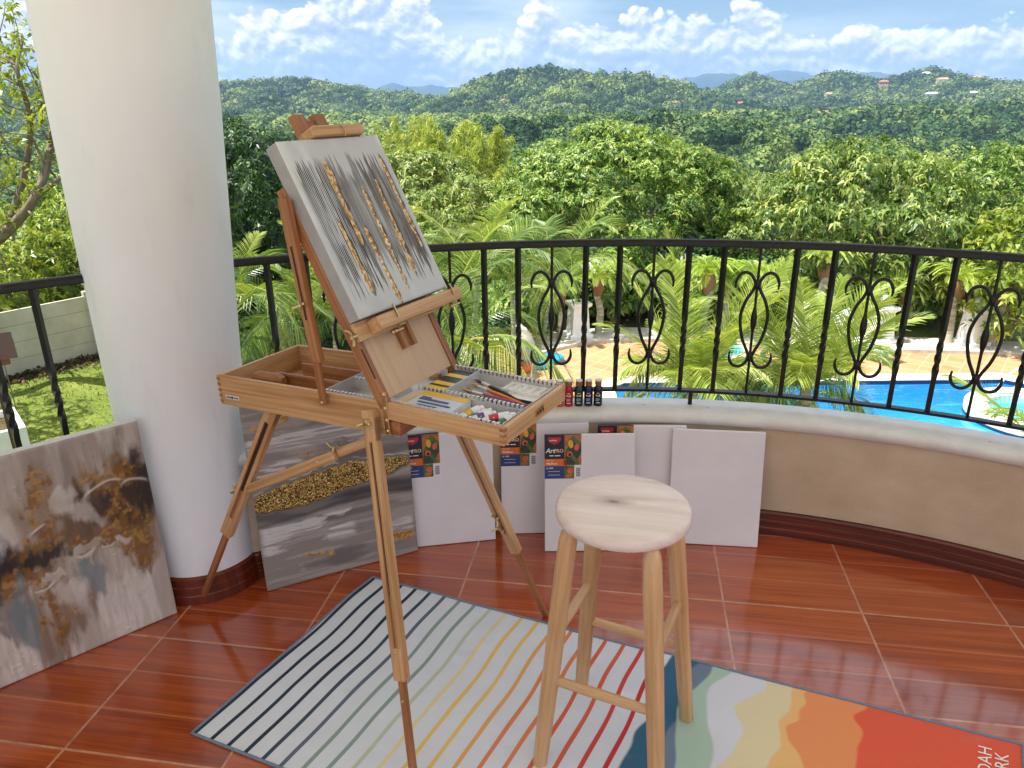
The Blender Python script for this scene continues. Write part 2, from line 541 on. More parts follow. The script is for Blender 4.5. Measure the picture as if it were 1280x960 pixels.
roff = lambda th: 0.055 * float(sst(110, 135, th))
woff = lambda th: 0.075 * float(sst(121, 124, th))
SPANS = ((-8, 122.6, 90), (125.2, 190, 50))
for ta, tb, nn in SPANS:
    mb = MB(); sweep(mb, [(RW, -0.25), (RW, 0.392), (2.36, 0.392), (2.36, -0.25)], ta, tb, nn, off=woff)
    rel(mb).build('wall_body', M['cream_wall'], par, smooth=40)
for ta, tb, nn in SPANS:
  mb = MB(); sweep(mb, [(2.216, 0.394), (2.209, 0.404), (2.208, 0.418), (2.214, 0.428), (2.224, 0.432), (2.352, 0.432), (2.368, 0.424), (2.370, 0.394)], ta, tb, nn + 20, off=woff)
  rel(mb).build('ledge', M['ledge'], par, smooth=50)
for ta, tb, nn in SPANS:
  mb = MB(); sweep(mb, [(2.2245, 0.001), (2.206, 0.001), (2.206, 0.026), (2.2085, 0.029), (2.2085, 0.054), (2.212, 0.057), (2.212, 0.080), (2.216, 0.086), (2.2245, 0.088)], ta, tb, nn + 20, off=woff)
  rel(mb).build('skirting_board', M['skirting'], par, smooth=30)

# ---- column
COLC = np.array([-1.124, 2.367]) * 0.8865
caz = [(0.0, 4.28, -25.42), (0.09, 4.30, -25.42), (0.48, 4.46, -25.32), (0.71, 4.6, -25.27), (1.06, 4.88, -25.05), (1.42, 5.12, -24.78), (1.70, 5.2, -24.6), (2.1, 5.3, -24.4), (2.62, 5.35, -24.3)]
dist = float(np.hypot(*COLC))
zz = np.linspace(0, 2.62, 40)
half = np.interp(zz, [c[0] for c in caz], [c[1] for c in caz]); azz = np.interp(zz, [c[0] for c in caz], [c[2] for c in caz])
colr = empty('column', (COLC[0], COLC[1], 0))
tag(colr, 'thick round white plaster column standing on a dark tiled base', 'column')
prof = [(dist * math.sin(R(h)), z, dist * math.sin(R(a)) - COLC[0], dist * math.cos(R(a)) - COLC[1]) for z, h, a in zip(zz, half, azz)]
mb = MB(); mb.lathe(prof, (0, 0, 0), 64); mb.build('shaft', M['white_plaster'], colr, smooth=60)
r0 = prof[0][0]
mb = MB(); mb.lathe([(r0 + 0.017, 0.0), (r0 + 0.017, 0.028), (r0 + 0.0145, 0.031), (r0 + 0.0145, 0.056), (r0 + 0.011, 0.059), (r0 + 0.011, 0.083), (r0 + 0.002, 0.089)], (prof[1][2], prof[1][3], 0.001), 64)
mb.build('base_ring', M['skirting'], colr, smooth=30)

# ---- railing
RR = 2.305
ZT, ZB = 0.993, 0.483


def twist_bar(mb, th):
    # square bar with a twisted middle
    a = R(th); n = 61; zs = np.linspace(ZB + 0.002, ZT - 0.014, n); h = 0.0072
    ang = a + 1.75 * PI * sst(0.585, 0.765, zs)
    c = arc(th, RR + roff(th))
    tw = np.exp(-((zs - 0.672) / 0.05) ** 2) * 0.0
    V = []
    for z, q, e in zip(zs, ang, tw):
        for k in range(4):
            b = q + PI / 4 + k * PI / 2
            V.append((c[0] + (h + e) * 1.414 * math.cos(b), c[1] + (h + e) * 1.414 * math.sin(b), z))
    F = [(i * 4 + k, i * 4 + (k + 1) % 4, (i + 1) * 4 + (k + 1) % 4, (i + 1) * 4 + k) for i in range(n - 1) for k in range(4)]
    F += [(3, 2, 1, 0), tuple((n - 1) * 4 + k for k in range(4))]
    mb.add(V, F)


def bez(pts, n=14):
    # smooth curve through points (Catmull-Rom)
    P = np.array(pts, float); P = np.vstack([2 * P[0] - P[1], P, 2 * P[-1] - P[-2]])
    out = []
    for i in range(1, len(P) - 2):
        for s in np.linspace(0, 1, n, endpoint=False):
            p0, p1, p2, p3 = P[i - 1:i + 3]
            out.append(0.5 * ((2 * p1) + (-p0 + p2) * s + (2 * p0 - 5 * p1 + 4 * p2 - p3) * s * s + (-p0 + 3 * p1 - 3 * p2 + p3) * s ** 3))
    out.append(P[-2]); return np.array(out)


SCR = [(0.066, 0.846), (0.0665, 0.868), (0.055, 0.892), (0.036, 0.899), (0.018, 0.888), (0.006, 0.862), (0.013, 0.838), (0.030, 0.806), (0.042, 0.762), (0.0405, 0.720),
       (0.029, 0.672), (0.012, 0.634), (0.006, 0.612), (0.017, 0.588), (0.036, 0.578), (0.056, 0.585), (0.067, 0.606), (0.066, 0.630)]


def scroll(parent, th, o):
    a = R(th); c = arc(th, RR + roff(th)); tx = np.array([-math.sin(a), math.cos(a), 0])
    mb = MB()
    zs = np.linspace(ZB + 0.002, ZT - 0.014, 70)
    r = 0.0046 + 0.0062 * np.clip(1 - ((zs - 0.742) / 0.042) ** 2, 0, 1) ** 1.3
    mb.tube([(c[0], c[1], z) for z in zs], r, 10)
    for zc in (0.860, 0.613):
        mb.lathe([(0.006, -0.016), (0.0105, -0.012), (0.0105, 0.012), (0.006, 0.016)], (c[0], c[1], zc), 10)
    for i in range(len(mb.v)): mb.v[i] = mb.v[i] - o
    s = mb.build('scroll_bar', M['iron'], parent, smooth=50)
    for sg in (-1, 1):
        mb = MB(); P = bez(SCR, 8)
        n = len(P); rr = np.full(n, 0.0050); tp = np.minimum(np.arange(n), np.arange(n)[::-1]) / 10.0
        rr = 0.0028 + 0.0026 * np.clip(tp, 0, 1)
        mb.tube([c + tx * sg * x + np.array([0, 0, z - c[2]]) for x, z in P], rr, 8)
        for i in range(len(mb.v)): mb.v[i] = mb.v[i] - o
        mb.build('scroll', M['iron'], s, smooth=60)


def railing(t0, t1, label, ph=61.2, stp=2.765, sc_k=0, bmin=0):
    tm = (t0 + t1) / 2; o = arc(tm, RR, 0.432)
    root = empty('balcony_railing', o)
    tag(root, label, 'railing', 'black iron railing sections along the balcony')

    def fin(mb, name, sm=40, bv=None):
        for i in range(len(mb.v)): mb.v[i] = mb.v[i] - o
        return mb.build(name, M['iron'], root, smooth=sm)
    mb = MB(); sweep(mb, [(RR - 0.0135, ZT - 0.013), (RR - 0.0155, ZT - 0.004), (RR - 0.011, ZT + 0.007), (RR, ZT + 0.011), (RR + 0.011, ZT + 0.007), (RR + 0.0155, ZT - 0.004), (RR + 0.0135, ZT - 0.013)], t0, t1, 120, off=roff)
    fin(mb, 'handrail', 60)
    mb = MB(); sweep(mb, [(RR - 0.0125, ZB - 0.005), (RR - 0.0125, ZB + 0.004), (RR + 0.0125, ZB + 0.004), (RR + 0.0125, ZB - 0.005)], t0, t1, 100, off=roff)
    fin(mb, 'bottom_rail')
    k = -12
    while k < 60:
        th = ph + stp * k
        if t0 + 0.4 < th < t1 - 0.4 and th > bmin:
            if k % 3 == sc_k:
                scroll(root, th, o)
            else:
                mb = MB(); twist_bar(mb, th); fin(mb, 'baluster', 30)
        k += 1
    for th in (28, 55.5, 82.35, 109.2, 126.6, 150, 175):
        if t0 < th < t1:
            mb = MB(); c = arc(th, RR + roff(th)); a = R(th)
            mb.box((c[0], c[1], 0.4555), (0.013, 0.013, 0.047), ((math.cos(a), math.sin(a), 0), (-math.sin(a), math.cos(a), 0), (0, 0, 1)))
            fin(mb, 'post')
    return root, fin


railing(12, 119.2, 'long black iron railing with scrolls in front of the pool, right of the white column')
rl, fin = railing(125.9, 172, 'short black iron railing with twisted bars left of the white column', 131.15, 2.79, 2, 130)
mb = MB(); c = arc(125.9, RR + 0.04, 0); a = R(126)
mb.box((c[0], c[1], ZT - 0.03), (0.05, 0.012, 0.075), ((math.cos(a), math.sin(a), 0), (-math.sin(a), math.cos(a), 0), (0, 0, 1))); fin(mb, 'bracket')
# ================================================================== CANVASES AND PAINTINGS
def lean_frame(BL, ang, lean):
    a = R(ang)
    e = np.array([math.cos(a), math.sin(a), 0]); b = np.array([-math.sin(a), math.cos(a), 0])
    up = np.array([0, 0, 1]) * math.cos(R(lean)) + b * math.sin(R(lean))
    n = np.cross(e, up)        # towards the viewer
    return np.array([BL[0], BL[1], 0.002]), e, up, n


class Art:
    # a rectangle in space: x to the right 0..w, y up 0..h, n out of the face
    def __init__(s, o, e, up, n, w, h):
        s.o, s.e, s.up, s.n, s.w, s.h = np.asarray(o, float), e, up, n, w, h

    def P(s, x, y, d=0.0):
        return s.o + s.e * x + s.up * y + s.n * d


def part(mb, name, mat, root, smooth=None, bevel=None, parent=None):
    # world-coordinate builder -> child of root (whose location is the only transform)
    L = np.array(root.location)
    for i in range(len(mb.v)): mb.v[i] = mb.v[i] - L
    return mb.build(name, mat, parent or root, smooth=smooth, bevel=bevel)


def flat(mb, A, pts, d, mi):
    V = [A.P(x, y, d) for x, y in pts]
    mb.add(V, [tuple(range(len(V)))], [(x, y, d) for x, y in pts], mi)


def rectp(x0, y0, x1, y1): return [(x0, y0), (x1, y0), (x1, y1), (x0, y1)]


def ell(cx, cy, rx, ry, rot=0, n=18):
    a = np.linspace(0, 2 * PI, n, endpoint=False); c, s = math.cos(R(rot)), math.sin(R(rot))
    return [(cx + rx * math.cos(t) * c - ry * math.sin(t) * s, cy + rx * math.cos(t) * s + ry * math.sin(t) * c) for t in a]


LABM = [simple('label_navy', lin4(26, 28, 48), .35), simple('label_red', lin4(196, 32, 36), .35), simple('label_white', lin4(240, 238, 236), .4), simple('label_orange', lin4(222, 112, 36), .35),
        simple('label_blue', lin4(44, 58, 118), .35), simple('label_olive', lin4(92, 104, 52), .4, var=.3, scale=60), simple('label_yellow', lin4(228, 172, 52), .35), simple('label_coral', lin4(222, 96, 62), .35, var=.2, scale=90),
        simple('label_green', lin4(46, 66, 52), .4, var=.3, scale=70), simple('label_tan', lin4(176, 108, 56), .4, var=.25, scale=80), simple('label_black', lin4(22, 20, 24), .4), simple('label_peach', lin4(240, 196, 160), .4)]
TX = {k: text_mesh(k, sz, True, sh) for k, sz, sh in (('Art', .0215, .25), ('PRO', .0165, 0), ('pointer', .0085, 0), ('40x30cm', .0098, 0), ('100%', .0074, 0))}


def put_text(mb, A, key, x, y, d, mi, sx=1.0):
    V, F = TX[key]
    mb.add([A.P(x + v[0] * sx, y + v[1], d) for v in V], F, None, mi)


def label_on(A, root):
    # printed paper band on the upper left of a canvas; built in its own metres: 0.115 wide, 0.142 high
    mb = MB(); w, h = 0.122, 0.148; x0, y0 = 0.0, A.h - h
    S = Art(A.P(x0, y0), A.e, A.up, A.n, w, h); D = [0.0006 + 0.00025 * k for k in range(8)]
    xs = 0.066
    flat(mb, S, rectp(0, 0.066, xs, h), D[0], 0)                 # navy block
    flat(mb, S, rectp(xs, 0.045, w, h), D[0], 9)                 # picture
    flat(mb, S, rectp(0, 0, 0.098, 0.044), D[0], 4)              # blue block
    flat(mb, S, rectp(0.066, 0, 0.098, 0.044), D[1], 5)
    flat(mb, S, rectp(0, 0.043, 0.070, 0.067), D[1], 3)          # orange band with a round end
    flat(mb, S, ell(0.070, 0.055, 0.010, 0.012), D[1], 3)
    flat(mb, S, [(0.098, 0.0), (w, 0.0), (w, 0.046), (0.1, 0.046)], D[0], 2)   # white corner with bar code
    for k in range(12):
        x = 0.1035 + k * 0.0013
        flat(mb, S, rectp(0.104, 0.006 + k * 0.0026, 0.119, 0.006 + k * 0.0026 + (0.0016 if k % 3 else 0.0009)), D[2], 10)
    # red shield with the maker's word
    flat(mb, S, [(0.012, 0.141), (0.054, 0.141), (0.055, 0.132), (0.048, 0.122), (0.033, 0.115), (0.018, 0.122), (0.011, 0.132)], D[1], 1)
    put_text(mb, S, 'pointer', 0.0165, 0.1275, D[2], 2)
    put_text(mb, S, 'Art', 0.004, 0.088, D[2], 2); put_text(mb, S, 'PRO', 0.031, 0.089, D[2], 11)
    flat(mb, S, rectp(0.016, 0.0765, 0.030, 0.0795), D[2], 2); flat(mb, S, rectp(0.034, 0.0765, 0.052, 0.0795), D[2], 2)
    flat(mb, S, rectp(0.006, 0.0615, 0.030, 0.0632), D[2], 11)
    put_text(mb, S, '40x30cm', 0.006, 0.0482, D[2], 2)
    flat(mb, S, [(0.006, 0.0335), (0.0105, 0.0335), (0.0082, 0.039)], D[2], 2); put_text(mb, S, '100%', 0.013, 0.0333, D[2], 2)
    for k in range(4): flat(mb, S, rectp(0.012, 0.024 - k * 0.006, 0.05 - 0.006 * (k % 2), 0.0252 - k * 0.006), D[2], 4 if k % 2 else 2)
    # colour photograph of brushes and paint
    flat(mb, S, [(0.070, 0.09), (0.095, 0.146), (w, 0.118), (w, 0.09), (0.1, 0.046), (xs, 0.046)], D[1], 8)
    flat(mb, S, [(0.080, 0.135), (0.098, 0.143), (0.121, 0.116), (0.121, 0.108)], D[2], 5)
    flat(mb, S, [(0.068, 0.096), (0.076, 0.105), (0.118, 0.052), (0.108, 0.046)], D[2], 5)
    flat(mb, S, ell(0.087, 0.117, 0.0085, 0.0145, 8), D[3], 6); flat(mb, S, ell(0.107, 0.106, 0.0078, 0.012, -15), D[3], 7)
    flat(mb, S, ell(0.083, 0.083, 0.0105, 0.0085, 35), D[3], 7); flat(mb, S, ell(0.084, 0.081, 0.0055, 0.0045, 35), D[4], 10)
    flat(mb, S, ell(0.083, 0.058, 0.011, 0.009), D[3], 8)
    flat(mb, S, ell(0.085, 0.026, 0.010, 0.0095, 20), D[3], 7); flat(mb, S, ell(0.081, 0.010, 0.012, 0.006, 10), D[3], 9)
    # the band folds over the top edge
    fold = [A.P(0, A.h + 0.0008, 0.0008), A.P(w, A.h + 0.0008, 0.0008), A.P(w, A.h + 0.0008, -0.014), A.P(0, A.h + 0.0008, -0.014)]
    mb.add(fold, [(0, 1, 2, 3)], None, 0)
    return part(mb, 'paper_label', LABM, root)


CT = 0.018


def white_canvas(BL, ang, lean, label, lab=True, w=0.30, h=0.40):
    o, e, up, n = lean_frame(BL, ang, lean)
    root = empty('blank_canvas', o); tag(root, label, 'canvas', 'blank white canvases leaning on the parapet')
    A = Art(o, e, up, n, w, h)
    mb = MB(); mb.box(A.P(w / 2, h / 2, -CT / 2), (w, h, CT), (e, up, n))
    part(mb, 'stretched_cloth', M['canvas_white'], root, bevel=0.0022)
    mb = MB()
    for x0, x1, y0, y1 in ((0.004, 0.04, 0.004, h - 0.004), (w - 0.04, w - 0.004, 0.004, h - 0.004), (0.042, w - 0.042, 0.004, 0.04), (0.042, w - 0.042, h - 0.04, h - 0.004)):
        mb.box(A.P((x0 + x1) / 2, (y0 + y1) / 2, -CT - 0.0035), (x1 - x0, y1 - y0, 0.006), (e, up, n))
    part(mb, 'stretcher_frame', M['pine'], root)
    if lab: label_on(A, root)
    return root


white_canvas((-0.357, 2.210), 9.4, 6.0, 'white canvas with a paper label, half hidden behind the grey painting with the gold band')
white_canvas((-0.040, 2.293), 1.5, 6.5, 'white canvas set back between the right easel leg and the front labelled canvas')
white_canvas((0.106, 2.181), 0.6, 12.6, 'front labelled white canvas standing just left of the stool seat, its whole label in view')
white_canvas((0.284, 2.272), -2.0, 8.0, 'white canvas behind the stool with only a corner of its label showing')
white_canvas((0.527, 2.229), -7.0, 10.0, 'plain white canvas without any label, right of the stool', lab=False)


def painting(name, o, e, up, n, w, h, th, fun, label, nx, ny, disp, edge='canvas_grey', group=None):
    root = empty(name, o); tag(root, label, 'painting', group)
    A = Art(o, e, up, n, w, h)
    mb = MB(); mb.box(A.P(w / 2, h / 2, -th / 2 - 0.001), (w, h, th - 0.002), (e, up, n)); part(mb, 'canvas_body', M[edge], root, bevel=0.002)
    X, Y = np.meshgrid(np.linspace(0, 1, nx), np.linspace(0, 1, ny))       # y from the top down
    col, gold, hgt = fun(X, Y, w, h)
    d = 0.0006 + np.clip(hgt, 0, 1.6) * disp
    mrg = np.minimum.reduce([X, 1 - X, Y, 1 - Y]); d = d * sst(0, 0.012, mrg) - 0.0018 * (1 - sst(0, 0.006, mrg))
    V = np.asarray(o) + e * (X * w)[..., None] + up * ((1 - Y) * h)[..., None] + n * d[..., None] - np.array(root.location)
    idx = np.arange(nx * ny).reshape(ny, nx)
    F = np.stack([idx[1:, :-1], idx[1:, 1:], idx[:-1, 1:], idx[:-1, :-1]], -1).reshape(-1, 4)
    C = np.concatenate([col, np.ones(col.shape[:2] + (1,))], -1).reshape(-1, 4)
    me = raw_mesh('painted_surface', V.reshape(-1, 3), F, M['paint'], {'col': ('FLOAT_COLOR', C), 'gold': ('FLOAT', gold.ravel())}, smooth=True)
    link('painted_surface', me, root)
    return root, A


def mixc(c, col, m): return c * (1 - m[..., None]) + np.asarray(col) * m[..., None]


def seg_mask(X, Y, p, q, w0, w1, seed, asp=1.0, jit=0.012):
    # soft tapered stroke from p to q
    px, py = p; qx, qy = q
    dx, dy = (qx - px), (qy - py) * asp; L2 = dx * dx + dy * dy
    t = ((X - px) * dx + (Y - py) * asp * dy) / L2
    jx = (fbm(X * 14, Y * 14, o=3, seed=seed) - 0.5) * jit * 2
    dist = np.abs((X - px) * dy - (Y - py) * asp * dx) / math.sqrt(L2) + jx
    tt = np.clip(t, 0, 1); wd = (w0 + (w1 - w0) * tt) * np.clip(np.minimum(t, 1 - t) / 0.12, 0, 1) ** 0.6 * ((t > 0) & (t < 1))
    wd = wd * (0.7 + 0.6 * vnoise(tt * 18, tt * 0 + seed, seed=seed))
    return sst(0.0, 1.0, (wd - dist) / (wd * 0.4 + 1e-4)) * (wd > 1e-4)


def art_stripes(X, Y, w, h):
    n = fbm(X * 5, Y * 2.5, o=5, seed=3); n2 = fbm(X * 60, Y * 6, o=3, seed=4)
    c = np.ones(X.shape + (3,)) * lin(198, 197, 198)
    c = mixc(c, lin(216, 215, 216), sst(0.45, 0.7, n)); c = mixc(c, lin(176, 174, 175), sst(0.56, 0.75, fbm(X * 3, Y * 4, o=4, seed=9)) * 0.5)
    # thin dark vertical lines with ragged ends
    xs = X * 66 + (fbm(X * 3, Y * 1.3, o=2, seed=21) - 0.5) * 0.8
    k = np.floor(xs); fr = xs - k
    r1 = _hash(k.astype(np.int64), np.int64(3), np.int64(0), 5); r2 = _hash(k.astype(np.int64), np.int64(9), np.int64(0), 6); r3 = _hash(k.astype(np.int64), np.int64(14), np.int64(0), 6)
    top = 0.07 + 0.16 * r1 ** 1.5 + 0.06 * np.abs(X - 0.5); bot = 0.93 - 0.22 * r2 ** 1.4
    inx = sst(0.02, 0.07, X) * (1 - sst(0.93, 0.97, X))
    env = sst(0, 0.05, Y - top) * sst(0, 0.06, bot - Y) * inx
    wd = 0.20 + 0.26 * r3 + 0.12 * sst(.4, .6, fbm(X * 5.5, Y * 1.1, o=3, seed=15))
    line = sst(0, 0.18, wd - np.abs(fr - 0.5) * 1.0) * env
    brk = sst(0.28, 0.5, fbm(xs * 0.9, Y * 9, o=3, seed=31))
    cl = sst(0.42, 0.62, fbm(X * 4.5, Y * 1.3, o=3, seed=8))
    dk = np.clip(line * (0.62 + 0.5 * cl) * (0.5 + 0.5 * brk), 0, 1)
    smear = sst(0.50, 0.74, fbm(X * 6, Y * 1.8, o=4, seed=12)) * env * 0.22
    zone = sst(0.40, 0.60, fbm(X * 5.5, Y * 1.1, o=3, seed=15)) * env
    c = mixc(c, lin(112, 104, 101), np.clip(zone * .34 * (.6 + .8 * n2), 0, 1)); c = mixc(c, lin(84, 76, 74), smear)
    c = mixc(c, lin(34, 28, 27), dk)
    brown = line * sst(0.55, 0.75, fbm(X * 7, Y * 2, o=2, seed=41)) * 0.3
    c = mixc(c, lin(112, 84, 66), brown)
    gold = np.zeros(X.shape); hh = 0.35 * (n2 - 0.5) + dk * 0.25
    S = [((.325, .12), (.335, .63), .028, .020), ((.205, .43), (.222, .91), .017, .028), ((.575, .29), (.572, .94), .017, .019), ((.42, .52), (.44, 1.0), .016, .019), ((.745, .27), (.713, .87), .015, .025), ((.90, .11), (.916, .72), .014, .018)]
    for i, (p, q, a, b) in enumerate(S):
        sh = seg_mask(X - 0.014, Y - .004, p, q, a * 1.2, b * 1.2, 50 + i, h / w); c = mixc(c, lin(62, 46, 32), sh * 0.8)
        g_ = seg_mask(X, Y, p, q, a, b, 60 + i, h / w, 0.014) * sst(.26, .36, fbm(X * 40, Y * 30, o=3, seed=90 + i) + .06)
        tex = fbm(X * 90, Y * 70, o=3, seed=70 + i)
        c = mixc(c, lin(212, 164, 96), g_); c = mixc(c, lin(246, 226, 190), g_ * sst(0.5, 0.68, tex) * (0.95 if i in (2, 3, 5) else 0.6)); c = mixc(c, lin(120, 78, 36), g_ * sst(0.47, 0.34, tex) * 0.6)
        gold = np.maximum(gold, g_ * 0.6); hh = np.maximum(hh, g_ * (0.5 + 0.9 * tex))
    return c, gold, hh


def band(Y, lo, hi, s=0.02): return sst(0, s, Y - lo) * sst(0, s, hi - Y)


def art_bands(X, Y, w, h):
    wx = X + (fbm(X * 4, Y * 4, o=3, seed=1) - 0.5) * 0.06; wy = Y + (fbm(X * 3, Y * 7, o=4, seed=2) - 0.5) * 0.07
    st = fbm(X * 3.0, Y * 46, o=4, seed=5); fine = fbm(X * 10, Y * 90, o=3, seed=6)
    c = np.ones(X.shape + (3,)) * lin(142, 132, 126)
    c = mixc(c, lin(164, 152, 145), sst(0.45, 0.65, st)); c = mixc(c, lin(104, 96, 95), sst(0.55, 0.75, fbm(X * 2, Y * 12, o=4, seed=7)) * .8)
    c = mixc(c, lin(58, 54, 58), np.clip(band(wy, .30, .42, .05) * .6 + band(wy, .52, .635, .03) * .9 * (0.5 + sst(.3, .6, X) * .5), 0, 1) * (0.6 + 0.6 * st))
    c = mixc(c, lin(74, 70, 72), band(wy, .12, .18, .04) * sst(.35, .6, X) * .8)
    hh = (st - .5) * .3 + (fine - .5) * .2
    for (x0, x1, y0, y1, sd, th) in ((.0, 1.0, .155, .235, 11, .40), (.0, .36, .30, .385, 12, .45), (.4, 1.0, .245, .29, 13, .55), (.0, .62, .655, .80, 14, .42), (.74, 1.0, .775, .835, 15, .42), (.0, .25, .87, .93, 17, .58)):
        dry = sst(.40, .56, fbm(X * 4, Y * 95, o=4, seed=sd + 70) + .22 * (fbm(X * 9, Y * 9, o=3, seed=sd + 80) - .3)); m = band(wx, x0 - .02, x1, .05) * band(wy, y0 - .02, y1 + .02, .03) * sst(th - .02, th + .08, fbm(X * 4, Y * 20, o=5, seed=sd, g=.62)) * (.25 + .75 * dry)
        c = mixc(c, lin(208, 200, 196), m * .92); hh = np.maximum(hh, m * (.35 + .6 * fine))
    gold = np.zeros(X.shape)
    for (x0, x1, y0, y1, sd) in ((.03, .28, .085, .135, 21), (.31, .475, .275, .32, 22), (.17, .45, .835, .885, 23), (.79, .985, .855, .915, 24)):
        m = band(wx, x0, x1, .03) * band(Y + .08 * (X - x0) * (1 if sd == 21 else -.2) + (fbm(X * 9, Y * 9, o=3, seed=sd) - .5) * .04, y0, y1, .008) * sst(.33, .42, fbm(X * 12, Y * 30, o=4, seed=sd + 9))
        brk = sst(.36, .50, fbm(X * 34, Y * 46, o=4, seed=sd + 50)); m = m * brk
        c = mixc(c, lin(206, 158, 88), m); c = mixc(c, lin(150, 104, 50), m * sst(.45, .62, fbm(X * 50, Y * 60, o=3, seed=sd + 60)) * .8); gold = np.maximum(gold, m * .45); hh = np.maximum(hh, m * .5)
    xp = np.array([-.02, .04, .18, .37, .6, .8, .98, 1.0]); tp = np.array([.50, .462, .438, .41, .385, .40, .425, .44]); bt = np.array([.56, .575, .578, .56, .53, .51, .475, .462])
    er = (fbm(X * 16, Y * 16, o=3, seed=33) - .5) * .035
    T = np.interp(X, xp, tp); Bm = np.interp(X, xp, bt)
    halo = band(Y + er, T - .022, Bm + .014, .008); c = mixc(c, lin(120, 112, 106), halo * .8)
    rim = band(Y + er * 1.4, T - .022, T - .006, .006) * sst(.4, .6, fbm(X * 12, Y * 12, o=2, seed=37)); c = mixc(c, lin(198, 186, 172), rim * .8)
    m = band(Y + er, T, Bm, .008) * (X < .985)
    gr = _hash((X * 210).astype(np.int64), (Y * 250).astype(np.int64), np.int64(0), 77); gr2 = fbm(X * 60, Y * 70, o=2, seed=38)
    c = mixc(c, lin(140, 98, 42), m); c = mixc(c, lin(244, 208, 132), m * (gr > .76)); c = mixc(c, lin(52, 34, 16), m * (gr < .36)); c = mixc(c, lin(196, 150, 70), m * sst(.5, .7, gr2) * .5)
    gold = np.maximum(gold, m * .8); hh = np.maximum(hh, np.maximum(rim * .8, m * (.7 + .9 * gr)))
    c = mixc(c, lin(48, 44, 46), band(wy + .08 * (X - .5), .575, .615, .03) * (.55 + .4 * st) * (1 - m))
    return c, gold, hh


def blob(X, Y, cx, cy, rx, ry, seed, rag=.5, sx=9, sy=9):
    wx = X + (fbm(X * 6, Y * 5, o=3, seed=seed + 200) - .5) * .11 + (fbm(X * 26, Y * 9, o=2, seed=seed + 300) - .5) * .03
    wy = Y + (fbm(X * 7, Y * 5, o=3, seed=seed + 400) - .5) * .13 + (fbm(X * 34, Y * 3, o=3, seed=seed + 500) - .5) * .12
    r = np.sqrt(((wx - cx) / rx) ** 2 + ((wy - cy) / ry) ** 2) + (fbm(X * sx * 1.6, Y * sy * 1.2, o=5, seed=seed, g=.65) - .5) * 2 * rag
    soft = .05 + .30 * vnoise(X * 8, Y * 4, seed=seed + 9)
    return 1 - sst(.80 - soft, 1.02, r)


